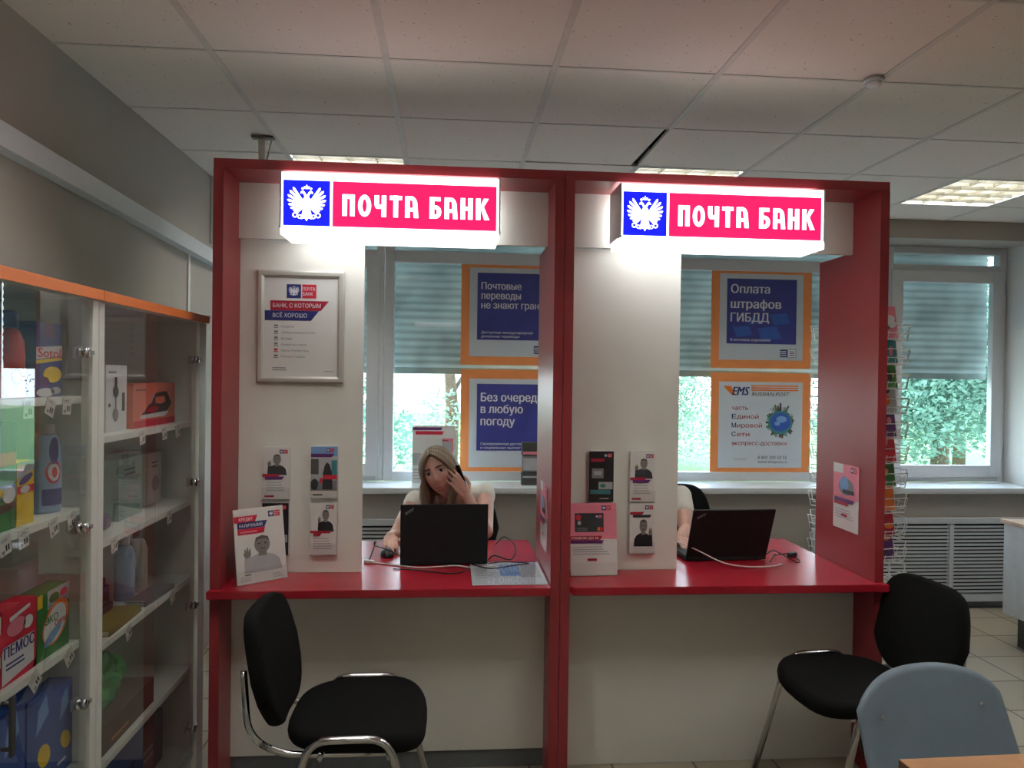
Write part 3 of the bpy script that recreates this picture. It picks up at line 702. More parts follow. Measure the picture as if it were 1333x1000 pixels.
leaflet('dark', -.727, .838, 'half hidden black leaflet with pale squares behind the leaning white brochure')
leaflet('man_arms', -.541, .838, 'white leaflet with a man in black, lower right on the left partition')
leaflet('dark', .568, 1.048, 'black leaflet with pale squares, upper left on the right partition')
leaflet('man_top', .739, 1.047, 'white leaflet with a grey photo of a man, upper right on the right partition')
leaflet('man_low', .74, .836, 'white leaflet with a waving man in a black sweater, lower right on the right partition')

def stand(loc, rz, W, H, lean, label, pr, thick=.006):
    """slanted counter display: sheet leaning back on a folded foot"""
    t = thing('brochure_stand', label, 'brochure stand', loc, rz)
    MX = Matrix.Rotation(-lean, 4, 'X')
    m = MB(); m.box(-W / 2, W / 2, 0, thick, 0, H, 'paper_gloss', MX)
    o = MX @ Vector((-W / 2, -.0002, 0)); s = Sheet(m, o, (1, 0, 0), MX.to_3x3() @ Vector((0, 0, 1)), .0006); pr(s, W, H); m.build('display_sheet', t)
    top = MX @ Vector((0, thick, H * .8)); m = MB(); a = Vector((0, top.y + .05, .001))
    m.add([(-W * .3, top.y, top.z), (W * .3, top.y, top.z), (W * .3, a.y, a.z), (-W * .3, a.y, a.z), (-W * .3, top.y + .003, top.z), (W * .3, top.y + .003, top.z), (W * .3, a.y + .003, a.z), (-W * .3, a.y + .003, a.z)], [(0, 1, 2, 3), (7, 6, 5, 4), (0, 4, 5, 1), (2, 6, 7, 3), (1, 5, 6, 2), (3, 7, 4, 0)], 'paper'); m.build('rear_strut', t)
    m = MB(); m.box(-W / 2, W / 2, -.012, .0, 0.0, .004, 'acrylic'); m.box(-W / 2, W / 2, -.014, -.012, 0, .05, 'acrylic', MX); m.build('front_lip', t)
    return t
def pr_loan(s, W, H):
    s.logo(W * .69, H * .86, W * .115)
    s.poly([(.0, H * .82), (W * .42, H * .82), (W * .47, H * .905), (0, H * .905)], 'ink_red', 2); s.text('КРЕДИТ', W * .1, H * .838, w=W * .27, h=H * .045, m='ink_white', k=3, bold=.02)
    s.poly([(W * .06, H * .735), (W * .6, H * .735), (W * .66, H * .82), (W * .06, H * .82)], 'ink_blue', 2); s.text('НАЛИЧНЫМИ', W * .1, H * .753, w=W * .46, h=H * .045, m='ink_white', k=3, bold=.02)
    s.poly([(W * .06, H * .655), (W * .58, H * .655), (W * .61, H * .733), (W * .06, H * .733)], 'ink_red', 2); s.bars(W * .1, H * .665, W * .46, H * .05, 1, 'ink_pink', 3)
    s.man(W * .04, H * .14, W * .92, H * .5, 'ink_pale', 2, -1); s.bars(W * .15, H * .105, W * .16, H * .03, 1, 'ink_dark', 7)
    s.rect(0, .0, W, H * .13, 'paper_gloss', 6); s.bars(W * .06, H * .03, W * .25, H * .07, 3, 'ink_pale', 7); s.bars(W * .7, H * .03, W * .24, H * .07, 3, 'ink_pale', 7)
stand((-.694, 2.893, ZT + .001), R(38), .196, .278, R(10), 'white brochure stand with a grey laughing man, leaning at the left end of the counter', pr_loan)
def pr_card(s, W, H):
    s.rect(0, H * .5, W, H, 'ink_pink'); s.logo(W * .68, H * .9, W * .095, 2)
    s.rect(W * .1, H * .6, W * .72, H * .86, 'ink_dark', 2); s.ell(W * .18, H * .8, W * .06, W * .06, 'ink_red', 3); s.rect(W * .16, H * .7, W * .23, H * .75, 'ink_pale', 3); s.logo(W * .54, H * .79, W * .07, 3); s.ell(W * .62, H * .64, W * .04, W * .04, 'ink_orange', 3); s.ell(W * .67, H * .64, W * .04, W * .04, 'ink_red', 4); s.bars(W * .14, H * .615, W * .3, H * .05, 2, 'ink_grey', 3)
    s.poly([(0, H * .485), (W * .64, H * .485), (W * .68, H * .545), (0, H * .545)], 'ink_crimson', 3); s.text('КЭШБЭК ДО 3%', W * .03, H * .5, w=W * .58, h=H * .032, m='ink_white', k=4, bold=.02)
    s.poly([(0, H * .44), (W * .68, H * .44), (W * .72, H * .484), (0, H * .484)], 'ink_purple', 3)
    s.bars(W * .05, H * .28, W * .85, H * .13, 4, 'ink_pale', 2); s.rect(W * .36, H * .2, W * .56, H * .235, 'ink_crimson', 2)
stand((.582, 2.935, ZT + .001), R(2), .19, .285, R(8), 'pink and white brochure stand with a bank card picture on the right counter', pr_card)

def flyer(x, nx_, y0, y1, z0, z1, label, full):
    t = thing('flyer', label, 'flyer', (x, (y0 + y1) / 2, z0), 0)
    H = z1 - z0; W = y1 - y0
    m = MB(); m.box(-.002 if nx_ < 0 else .0005, -.0005 if nx_ < 0 else .002, -W / 2, W / 2, 0, H, 'paper_gloss')
    s = Sheet(m, (nx_ * .0022, W / 2 if nx_ < 0 else -W / 2, 0), (0, -1 if nx_ < 0 else 1, 0), (0, 0, 1))
    s.rect(0, H * .48, W, H, 'ink_pink'); s.rect(0, H * .86, W * .4, H, 'paper', 2); s.ell(W * .52, H * .66, W * .3, H * .13, 'ink_grey', 2); s.ell(W * .45, H * .7, W * .17, H * .12, 'ink_skyblue', 3); s.rect(W * .4, H * .56, W * .85, H * .62, 'ink_dark', 4); s.logo(W * .7, H * .89, W * .11, 2)
    s.poly([(W * .06, H * .42), (W * .8, H * .42), (W * .85, H * .48), (W * .06, H * .48)], 'ink_purple', 4); s.poly([(W * .06, H * .37), (W * .6, H * .37), (W * .65, H * .42), (W * .06, H * .42)], 'ink_crimson', 4)
    s.bars(W * .08, H * .16, W * .8, H * .16, 4, 'ink_pale', 2); s.rect(W * .35, H * .2, W * .58, H * .24, 'ink_crimson', 3)
    m.build('printed_sheet', t)
flyer(1.667 - .0005, -1, 2.92, 3.12, .925, 1.2, 'pink and white flyer taped inside the right side wall of the right booth', True)
flyer(.3875 - .0005, -1, 2.905, 3.105, .86, 1.125, 'glossy pale flyer on the red side wall right of the woman', True)

# ------------------------------------------------------------------ posters on the window panes
YPO = YW - .006
def poster(x, z, label, rows, kind='blue'):
    S = .737
    t = thing('poster', label, 'poster', (x, YPO, z), 0, None)
    m = MB(); m.box(0, S, -.002, 0, 0, S, 'poster_orange'); s = Sheet(m, (0, -.002, 0), (1, 0, 0), (0, 0, 1), .0012)
    s.rect(.08 * S, .08 * S, .916 * S, .912 * S, 'poster_white', 1)
    if kind == 'ems':
        q = S
        for i, yy in enumerate((.826, .848, .868)): s.rect(.4 * q, yy * q, .87 * q, (yy + .012) * q, 'ink_orange', 2)
        s.poly([(.12 * q, .87 * q), (.2 * q, .87 * q), (.24 * q, .79 * q), (.2 * q, .79 * q)], 'ink_orange', 2)
        s.text('EMS', .21 * q, .782 * q, h=.085 * q, w=.17 * q, m='ink_blue', k=3, bold=.06, shear=.3); s.text('RUSSIAN POST', .405 * q, .778 * q, h=.036 * q, w=.38 * q, m='ink_dark', k=3, shear=.25)
        for i, (a, b) in enumerate((('', 'часть'), ('Е', 'диной'), ('М', 'ировой'), ('С', 'ети'), ('', 'экспресс-доставки'))):
            y = (.64 - i * .0855) * q; w0 = 0
            if a: s.text(a, .21 * q, y, h=.045 * q, w=.042 * q, m='ink_blue', k=3, bold=.01); w0 = .052 * q
            s.text(b, .21 * q + w0, y, h=.042 * q, w={1: .215, 2: .25, 3: .125, 0: .16, 4: .55}[i] * q, m='ink_crimson', k=3)
        cx_, cy_, r = .695 * q, .52 * q, .105 * q
        rnd = random.Random(3)
        for i in range(40):
            a = 2 * math.pi * i / 40; hh = r * rnd.uniform(1.15, 1.5) * (1.2 if 6 < i < 15 else 1); d = Vector((math.cos(a), math.sin(a))); p = Vector((-d.y, d.x)) * .012 * q; c = Vector((cx_, cy_))
            s.poly([tuple(c + d * r * .8 - p), tuple(c + d * hh - p * .7), tuple(c + d * hh + p * .7), tuple(c + d * r * .8 + p)], ['ink_dark', 'ink_brown', 'ink_green', 'ink_grey', 'ink_pale'][i % 5], 2 + (i % 2) * .3)
        s.ell(cx_, cy_, r * 1.15, r * 1.1, 'ink_teal', 3, 24); s.ell(cx_, cy_ + r * .05, r * .95, r * .85, 'poster_blue_light', 4, 24); s.ell(cx_ + r * .1, cy_ + r * .3, r * .5, r * .3, 'ink_skyblue', 5, 16); s.ell(cx_ - r * .3, cy_ - r * .1, r * .28, r * .2, 'ink_skyblue', 5, 12)
        s.text('8 800 200 50 55', .475 * q, .165 * q, h=.032 * q, w=.29 * q, m='ink_dark', k=3); s.text('www.emspost.ru', .475 * q, .125 * q, h=.028 * q, w=.29 * q, m='ink_dark', k=3); s.bars(.23 * q, .15 * q, .18 * q, .03 * q, 2, 'ink_pale', 2)
    else:
        s.rect(.152 * S, .236 * S, .848 * S, .864 * S, 'poster_blue', 2)
        if kind == 'fine':
            for a, b, c in ((.25, .3, .16), (.5, .27, .2), (.62, .42, .17), (.38, .42, .12)): s.poly([(a * S, b * S), ((a + c) * S, (b + .02) * S), ((a + c * .75) * S, (b + c * .7) * S), ((a - .04) * S, (b + c * .6) * S)], 'poster_blue_light', 3)
        for body, y, wd, hh in rows: s.text(body, .19 * S, y * S, h=hh * S, w=wd * S if wd else None, m='ink_white', k=4, bold=.04 if hh > .05 else .02)
        s.rect(.69 * S, .11 * S, .765 * S, .185 * S, 'ink_blue', 2); s.rect(.775 * S, .11 * S, .845 * S, .185 * S, 'ink_white', 2); s.rect(.77 * S, .105 * S, .85 * S, .11 * S, 'ink_blue', 2); s.rect(.77 * S, .185 * S, .85 * S, .19 * S, 'ink_blue', 2); s.rect(.845 * S, .105 * S, .85 * S, .19 * S, 'ink_blue', 2)
        s.bars(.695 * S, .12 * S, .06 * S, .055 * S, 3, 'ink_white', 3, .1); s.bars(.782 * S, .12 * S, .056 * S, .055 * S, 3, 'ink_blue', 3, .1)
    m.build('printed_sheet', t); return t
poster(.072, 1.632, 'orange framed blue poster about money transfers, upper one behind the left booth', [('Почтовые', .71, .375, .067), ('переводы', .62, .37, .067), ('не знают границ', .53, .64, .067), ('Доступные международные', .295, .49, .024), ('денежные переводы', .258, .36, .024)])
poster(.077, .864, 'orange framed blue poster about no queues, lower one behind the left booth', [('Без очереди', .70, .58, .08), ('в любую', .59, .395, .08), ('погоду', .475, .32, .08), ('Своевременная доставка пенсий', .29, .56, .024), ('и социальных выплат', .253, .38, .024)])
poster(1.845, 1.635, 'orange framed blue poster about paying fines, upper one behind the right booth', [('Оплата', .725, .385, .085), ('штрафов', .58, .5, .085), ('ГИБДД', .45, .38, .085), ('В почтовых отделениях', .262, .4, .026)], 'fine')
poster(1.85, .866, 'orange framed white poster with a globe, lower one behind the right booth', [], 'ems')

# ================================================================== GLASS CABINETS ON THE LEFT
XC = -0.95; XBK = XL + .004
def cabinet(y0, y1, shelves, stile0, stile1, hinges, label, handles):
    """local frame: x from the back (0) to the front, y along the wall, z up"""
    t = thing('display_cabinet', label, 'display cabinet', (XBK, y0, 0)); D = XC - XBK; W = y1 - y0; zt = 1.742
    m = MB(); m.bbox(0, D, 0.0005, stile0, .0, zt, 'cabinet_white', .002); m.build('side_panel', t)
    m = MB(); m.bbox(0, D - .03, W - .022, W - .0005, .0, zt, 'cabinet_white', .002); m.bbox(D - .03, D, W - stile1, W - .0005, 0, zt, 'cabinet_white', .002); m.build('side_panel', t)
    m = MB(); m.box(0, .006, stile0, W - .022, .08, zt, 'cabinet_back'); m.build('back_panel', t)
    m = MB(); m.box(0, D + .01, .0005, W - .0005, zt + .0005, zt + .028, 'cabinet_white'); m.build('top_panel', t)
    m = MB(); m.bbox(D + .0102, D + .0135, .0005, W - .0005, zt, zt + .0285, 'orange_edge', .001); m.build('edge_strip', t)
    m = MB(); m.box(.0065, D - .012, stile0, W - .023, .08, .1, 'cabinet_white'); m.box(.0065, D - .02, stile0, W - .023, 0, .08, 'cabinet_white'); m.build('base', t)
    for z in shelves:
        m = MB(); m.bbox(.0065, D - .032, stile0 + .0005, W - .0225, z - .02, z, 'cabinet_white', .0015); m.build('shelf', t)
    mid = (stile0 + W - stile1) / 2; g0 = stile0 + .003; g1 = W - stile1 - .003
    for k, (a, b) in enumerate(((g0, mid - .0015), (mid + .0015, g1))):
        m = MB(); m.box(D - .012, D - .0075, a, b, .085, zt - .004, 'glass'); d = m.build('glass_door', t)
        if k == 0 and not handles[0] or k == 1:
            pass
        yh = g0 + .0 if k == 0 else g1
        for z in hinges:
            if k == 0: continue
            sg = 1 if k == 0 else -1
            h = MB(); yy = yh + sg * .022
            h.lathe([(.013, 0), (.015, .002), (.015, .008), (.011, .011)], (D - .0073, yy, z), 'chrome', 14, 'x'); h.lathe([(.014, -.012), (.014, -.001)], (D - .0125, yy, z), 'chrome', 14, 'x')
            h.bbox(D - .034, D - .0245, min(yh, yh + sg * .035), max(yh, yh + sg * .035), z - .016, z + .016, 'brushed_metal', .002); h.bbox(D - .028, D - .022, min(yy, yy - sg * .012) , max(yy, yy - sg * .012) , z - .008, z + .008, 'chrome', .002)
            h.bbox(D - .007, D + .004, min(yh - sg * .006, yh + sg * .012), max(yh - sg * .006, yh + sg * .012), z - .006, z + .006, 'chrome', .002)
            h.build('hinge', d)
        if handles[k]:
            h = MB(); hy = (mid + .03) if k == 1 else (mid - .03)
            h.bbox(D + .012, D + .02, hy - .008, hy + .008, handles[k] - .065, handles[k] + .065, 'dark_metal', .002)
            for z in (-.05, .05): h.tube([(D - .0065, hy, handles[k] + z), (D + .012, hy, handles[k] + z)], .005, 'dark_metal')
            h.build('door_handle', d)
    return t
HZ = (1.60, 1.137, .67, .2)
cabinet(1.22, 2.121, (1.485, 1.185, .83, .50), .03, .034, HZ, 'near white glass-fronted cabinet of household goods with an orange top edge', (0, .78))
cabinet(2.1225, 3.02, (1.365, 1.065, .77, .42), .034, .072, HZ, 'far white glass-fronted cabinet next to the booth with an orange top edge', (0, 0))

# ------------------------------------------------------------------ goods; every box is built facing +x, y along the shelf
def carton(name, label, cat, xf, y0, y1, z, h, dep, base, draw, group=None, rz=0.0, top=None):
    y0, y1 = ky(y0), ky(y1); t = thing(name, label, cat, (xf, y0, z + .0008), rz, group); W = y1 - y0
    m = MB(); m.bbox(-dep, 0, 0, W, 0, h, base, .0015); s = Sheet(m, (.0002, 0, 0), (0, 1, 0), (0, 0, 1), .0005); draw(s, W, h); m.build('printed_carton', t); return t
def bottle(name, label, cat, x, y, z, prof, body, cap_prof, capm, deco=None, flat=1.0):
    t = thing(name, label, cat, (x, ky(y), z + .0008))
    m = MB(); m.lathe([(r, hh) for r, hh in prof], (0, 0, 0), body, 22); m.v = [(a, b * flat, c) for a, b, c in m.v]
    if deco: deco(m)
    m.build('bottle_body', t)
    m = MB(); m.lathe(cap_prof, (0, 0, 0), capm, 18); m.build('cap', t); return t
XF = -1.0
def ky(y): return y * (1.05 if y < 2.1 else 1.038)
def wrap(m, r, z0, z1, mt, a0=-100, a1=60, dx=1.0, n=14, top=None):
    """printed label wrapped round a bottle of radius r, seen from +x / -y"""
    vs = []
    for i in range(n + 1):
        a = R(a0 + (a1 - a0) * i / n); vs += [((r + .0006) * math.cos(a), (r + .0006) * math.sin(a), z0), ((r + .0006) * math.cos(a), (r + .0006) * math.sin(a), z1)]
    m.add(vs, [(2 * i, 2 * i + 2, 2 * i + 3, 2 * i + 1) for i in range(n)], mt, True)
def decal(m, r, az, z, rx, rz_, mt, k=1.6, n=16):
    """round patch on the side of a bottle"""
    vs = []
    for i in range(n):
        a = 2 * math.pi * i / n; th = R(az) + rx / r * math.cos(a); vs.append(((r + .0006 * k) * math.cos(th), (r + .0006 * k) * math.sin(th), z + rz_ * math.sin(a)))
    m.add(vs, [list(range(n))], mt)
# near cabinet, top shelf
def d1(m): wrap(m, .036, .02, .07, 'ink_white', -70, -10); decal(m, .036, -30, .05, .014, .02, 'ink_blue', 3)
bottle('cleaner_bottle', 'red cleaner bottle with a dark blue cap on the top shelf of the near cabinet', 'bottle', -1.04, 1.772, 1.485, [(.034, 0), (.036, .006), (.036, .1), (.034, .135), (.026, .155), (.018, .165)], 'red_plastic', [(.022, .1655), (.024, .168), (.023, .195), (.016, .205), (.004, .207)], 'navy_plastic', d1)
def d2(s, W, H):
    s.rect(0, 0, W, H, 'blue_card'); s.poly([(0, H * .5), (W, H * .56), (W, H * .7), (0, H * .66)], 'ink_white', 2); s.text('Sotol', W * .06, H * .53, h=H * .13, w=W * .88, m='ink_red', k=3, bold=.04)
    s.rect(W * .3, H * .8, W * .7, H, 'ink_purple', 2); s.poly([(0, H * .44), (W, H * .5), (W, H * .54), (0, H * .49)], 'ink_yellow', 2); s.ell(W * .62, H * .3, W * .36, H * .11, 'ink_yellow', 3); s.ell(W * .3, H * .2, W * .2, H * .07, 'ink_purple', 3); s.ell(W * .35, H * .06, W * .34, H * .06, 'ink_white', 3); s.ell(W * .75, H * .08, W * .2, H * .05, 'ink_pale', 3)
carton('detergent_box', 'dark blue washing powder box with a red name, right of the red bottle', 'box', XF, 1.815, 1.93, 1.485, .185, .07, 'blue_card', d2)
# near cabinet, second shelf
def d3(s, W, H):
    s.rect(0, 0, W, H, 'ink_green'); s.rect(0, H * .72, W, H, 'ink_dark', 2); s.rect(0, H * .6, W, H * .74, 'ink_red', 2); s.rect(0, H * .44, W, H * .52, 'ink_green', 3); s.rect(0, H * .3, W, H * .42, 'ink_skyblue', 2); s.ell(W * .75, H * .33, W * .22, H * .08, 'ink_white', 3); s.poly([(0, H * .14), (W, H * .2), (W, H * .26), (0, H * .24)], 'ink_brown', 3); s.ell(W * .3, H * .36, W * .3, H * .05, 'ink_yellow', 3)
carton('seed_pack', 'tall green and red carton at the left edge of the near cabinet', 'box', XF, 1.63, 1.738, 1.185, .245, .06, 'ink_green', d3)
def d4(s, W, H):
    s.rect(0, 0, W, H, 'ink_yellow'); s.rect(0, H * .5, W, H * .62, 'ink_red', 2); s.ell(W * .45, H * .56, W * .28, H * .06, 'ink_white', 3); s.ell(W * .5, H * .72, W * .42, H * .06, 'ink_blue', 3, rot=.3); s.poly([(0, H * .7), (W, H * .86), (W, H), (0, H)], 'ink_pale', 2); s.ell(W * .2, H * .9, W * .2, H * .06, 'ink_pink', 3)
carton('tea_box', 'small yellow box with a red band between the green carton and the blue bottle', 'box', XF, 1.742, 1.81, 1.185, .15, .05, 'ink_yellow', d4)
def d5(m): decal(m, .036, -32, .105, .02, .03, 'ink_red', 2); decal(m, .036, -32, .105, .014, .022, 'ink_white', 4); decal(m, .036, -32, .105, .006, .014, 'ink_red', 6); wrap(m, .036, .02, .062, 'ink_blue', -75, 20); decal(m, .036, -32, .16, .012, .035, 'ink_blue', 2)
bottle('softener_bottle', 'pale blue softener bottle with a round red badge in the near cabinet', 'bottle', -1.04, 1.935, 1.185, [(.034, 0), (.036, .006), (.036, .13), (.033, .17), (.026, .195), (.02, .2)], 'sky_bottle', [(.0215, .2005), (.022, .203), (.021, .225), (.004, .228)], 'ink_pale', d5)
# near cabinet, third shelf
def d6(s, W, H):
    s.rect(0, 0, W, H, 'ink_red'); s.rect(0, 0, W, H * .52, 'ink_white', 2); s.text('ПЕМОС', W * .05, H * .36, h=H * .15, w=W * .9, m='ink_blue', k=3, bold=.05); s.ell(W * .4, H * .72, W * .28, H * .12, 'ink_pink', 3); s.ell(W * .75, H * .7, W * .15, H * .09, 'ink_white', 3); s.poly([(W * .2, H * .82), (W * .8, H * .9), (W * .8, H * .95), (W * .2, H * .88)], 'ink_white', 3); s.bars(W * .1, H * .18, W * .7, H * .12, 2, 'ink_blue', 3); s.poly([(0, 0), (W, 0), (W, H * .12), (0, H * .02)], 'ink_red', 4); s.rect(W * .93, 0, W, H, 'ink_red', 4)
carton('powder_box', 'red and white powder box on the third shelf, left of the green one', 'box', XF, 1.69, 1.822, .83, .172, .05, 'ink_red', d6)
def d6b(s, W, H):
    s.rect(0, 0, W, H, 'ink_white'); s.ell(W * .8, H * .6, W * .3, H * .2, 'ink_red', 2); s.poly([(0, 0), (W, 0), (W, H * .3), (0, H * .2)], 'ink_red', 3)
carton('powder_box', 'white powder box with a red corner cut by the left edge of the photo', 'box', XF, 1.55, 1.686, .83, .165, .05, 'ink_white', d6b)
def d7(s, W, H):
    s.rect(0, 0, W, H, 'green_card'); s.rect(0, H * .8, W * .15, H, 'ink_yellow', 2); s.rect(W * .3, H * .72, W, H, 'ink_pale', 2); s.ell(W * .5, H * .86, W * .16, H * .08, 'ink_green', 3); s.ell(W * .8, H * .88, W * .12, H * .06, 'ink_red', 3); s.ell(W * .62, H * .76, W * .3, H * .05, 'ink_skyblue', 3)
    s.ell(W * .55, H * .48, W * .44, H * .3, 'ink_orange', 4, 24, .5); s.ell(W * .52, H * .46, W * .38, H * .25, 'ink_white', 5, 24, .5); s.text('ЭКО', W * .2, H * .5, h=H * .12, w=W * .4, m='ink_green', k=6, bold=.05); s.text('сила', W * .5, H * .42, h=H * .09, w=W * .4, m='ink_red', k=6, bold=.05); s.ell(W * .45, H * .3, W * .3, H * .08, 'ink_skyblue', 6, 16, .4)
carton('powder_box', 'green powder box with an orange oval on the third shelf of the near cabinet', 'box', XF, 1.828, 1.975, .83, .165, .055, 'green_card', d7)
# near cabinet, fourth shelf
def d8(s, W, H):
    s.rect(0, 0, W, H, 'blue_pack'); s.ell(W * .62, H * .35, W * .22, H * .13, 'ink_yellow', 2, 14, .8); s.poly([(W * .3, H * .6), (W * .8, H * .75), (W * .7, H * .95), (W * .4, H * .85)], 'ink_skyblue', 2); s.bars(W * .2, H * .1, W * .6, H * .08, 1, 'ink_white', 2)
for i, (a, lb) in enumerate(((1.665, 'blue washing powder pack on the lowest visible shelf, cut by the left edge'), (1.79, 'middle blue powder pack with a yellow spot on the lowest shelf'), (1.905, 'rightmost blue powder pack on the lowest shelf of the near cabinet'))):
    carton('powder_pack', lb, 'box', XF + .0, a, a + (.115 if i < 2 else .09), .50, .27 - .02 * i, .06, 'blue_pack', d8, 'blue powder packs on the low shelf')
# far cabinet, top shelf
def d9(s, W, H):
    s.rect(0, 0, W, H, 'ink_white'); s.ell(W * .45, H * .6, W * .14, H * .09, 'ink_dark', 2); s.rect(W * .42, H * .3, W * .48, H * .62, 'ink_dark', 2); s.rect(W * .39, H * .66, W * .51, H * .82, 'ink_dark', 3); s.ell(W * .45, H * .25, W * .14, H * .1, 'ink_grey', 2); s.rect(W * .76, H * .3, W * .9, H * .58, 'ink_dark', 2); s.ell(W * .15, H * .4, W * .06, H * .03, 'ink_dark', 2); s.bars(W * .1, H * .86, W * .5, H * .07, 1, 'ink_grey', 2)
carton('mixer_box', 'white box picturing a hand blender on the top shelf of the far cabinet', 'box', -1.03, 2.262, 2.40, 1.365, .205, .1, 'white_card', d9)
def d10(s, W, H):
    s.rect(0, 0, W, H, 'iron_box'); s.rect(0, 0, W, H * .16, 'ink_red', 2)
    s.poly([(W * .14, H * .2), (W * .7, H * .2), (W * .82, H * .27), (W * .8, H * .32), (W * .16, H * .28)], 'ink_white', 3)
    s.poly([(W * .16, H * .28), (W * .78, H * .32), (W * .9, H * .5), (W * .78, H * .78), (W * .68, H * .8), (W * .74, H * .55), (W * .62, H * .5), (W * .48, H * .54), (W * .5, H * .7), (W * .4, H * .62), (W * .28, H * .42)], 'ink_dark', 4)
    s.poly([(W * .44, H * .7), (W * .5, H * .76), (W * .7, H * .8), (W * .78, H * .76), (W * .78, H * .7), (W * .52, H * .67)], 'ink_dark', 4)
    s.poly([(W * .24, H * .36), (W * .44, H * .3), (W * .62, H * .44), (W * .4, H * .46)], 'ink_crimson', 5); s.poly([(W * .34, H * .5), (W * .42, H * .74), (W * .48, H * .78), (W * .4, H * .55)], 'ink_pale', 5); s.bars(W * .05, H * .82, W * .22, H * .07, 1, 'ink_brown', 3, 0)
carton('iron_carton', 'coral box picturing a dark steam iron on the top shelf of the far cabinet', 'box', -1.02, 2.425, 2.78, 1.365, .147, .11, 'iron_box', d10)
# far cabinet, second shelf
def dp(c):
    def f(s, W, H): s.rect(W * .1, H * .1, W * .9, H * .9, c, 2); s.ell(W * .5, H * .4, W * .3, H * .15, 'ink_pale', 3); s.bars(W * .2, H * .7, W * .6, H * .15, 2, 'ink_grey', 3)
    return f
carton('gift_box', 'pale green box on the second shelf of the far cabinet', 'box', -1.06, 2.42, 2.6, 1.065, .2, .12, 'pale_teal', dp('pale_teal'))
carton('gift_box', 'white box on the second shelf at the far end of the cabinet', 'box', -1.08, 2.7, 2.82, 1.065, .19, .12, 'white_card', dp('paper'))
t = thing('ribbon_roll', 'violet roll lying by the divider on the second shelf of the far cabinet', 'roll', (-1.05, 2.345, 1.0658)); m = MB(); m.lathe([(.012, -.03), (.028, -.03), (.028, .03), (.012, .03), (.012, -.03)], (0, 0, .0285), 'violet_book', 20, 'y', caps=False); m.build('tape_winding', t)
# far cabinet, third shelf: books and bottles
def book(label, x0, x1, y0, y1, z, h, mt, rz=0):
    y0, y1 = ky(y0), ky(y1); t = thing('book', label, 'book', ((x0 + x1) / 2, (y0 + y1) / 2, z + .0006), rz, 'books lying in the far cabinet'); a, b = (x1 - x0) / 2, (y1 - y0) / 2
    m = MB(); m.box(-a + .004, a - .004, -b + .003, b - .003, .0025, h - .0025, 'paper'); m.build('page_block', t)
    m = MB(); m.box(-a, a, -b, b, 0, .0024, mt); m.box(-a, a, -b, b, h - .0024, h, mt); m.box(a - .0038, a, -b, b, .0024, h - .0024, mt); m.build('cover', t); return t
z = .77
for i, (h, mt, lb) in enumerate(((.03, 'darkred_book', 'dark red book at the bottom of the pile'), (.026, 'brown_card', 'brown book, second from the bottom of the pile'), (.03, 'violet_book', 'violet book in the middle of the pile'), (.024, 'darkred_book', 'dark red book near the top of the pile'), (.028, 'brown_card', 'brown book topmost of the pile'))):
    book(lb + ' in the far cabinet', -1.27, -1.09 - .004 * i, 2.19, 2.45 - .006 * i, z, h, mt, R((-1, 2, -2, 1, 3)[i])); z += h + .001
book('olive book lying flat in front of the pile on the third shelf', -1.07, -.99, 2.2, 2.44, .77, .018, 'olive_book', R(2))
book('grey book lying flat at the front of the third shelf, further back', -1.06, -.99, 2.48, 2.7, .77, .016, 'ink_grey', R(-3))
for y, mt, cm, lb in ((2.56, 'sky_bottle', 'ink_white', 'pale blue bottle on the third shelf of the far cabinet'), (2.66, 'white_card', 'ink_grey', 'white bottle on the third shelf beside the pale blue one')):
    bottle('shampoo_bottle', lb, 'bottle', -1.1, y, .77, [(.032, 0), (.034, .006), (.034, .15), (.026, .18), (.014, .19)], mt, [(.016, .1905), (.016, .215), (.004, .217)], cm, None, .8)
bx = thing('folder', 'dark red folder standing upright behind the bottles in the far cabinet', 'folder', (-1.15, 2.575, .7706)); m = MB(); m.box(-.12, 0, 0, .03, 0, .25, 'darkred_book'); m.build('folder_cover', bx); m = MB(); m.box(-.119, .001, .006, .024, .004, .247, 'paper'); m.build('paper_sheets', bx)
# far cabinet, bottom
carton('storage_carton', 'large blue box at the bottom of the far cabinet', 'box', -1.02, 2.17, 2.53, .1, .29, .28, 'blue_pack', lambda s, W, H: s.rect(W * .1, H * .3, W * .8, H * .6, 'blue_card', 1))
carton('shoe_box', 'flat brown box on the low shelf of the far cabinet, under the green bag', 'box', -1.0, 2.17, 2.56, .42, .085, .26, 'brown_card', lambda s, W, H: s.bars(W * .2, H * .2, W * .4, H * .2, 1, 'ink_orange', 2))
t = thing('toy_bag', 'shiny green plastic bag of goods on the brown box in the far cabinet', 'bag', (-1.1, 2.40, .506)); bm = bmesh.new(); bmesh.ops.create_icosphere(bm, subdivisions=4, radius=1); rnd = random.Random(2)
from mathutils import noise
for q in bm.verts:
    d = 1 + .22 * noise.noise(q.co * 2.2) + .1 * noise.noise(q.co * 6); q.co = Vector((q.co.x * .085 * d, q.co.y * .14 * d, max(-.07, q.co.z * .1 * d)))
    q.co.z += .071
m = MB(); m.frombm(bm, 'green_bag', False); m.build('bag_body', t); m = MB(); m.tube([(0, .02, .165), (.005, .025, .185), (-.01, .05, .195)], [.02, .008, .018], 'green_bag', 8); m.build('knotted_neck', t)
carton('grey_carton', 'grey box at the bottom of the far cabinet, right of the blue one', 'box', -1.06, 2.58, 2.8, .1, .19, .2, 'ink_grey', lambda s, W, H: s.bars(W * .2, H * .3, W * .5, H * .3, 2, 'ink_pale', 2))
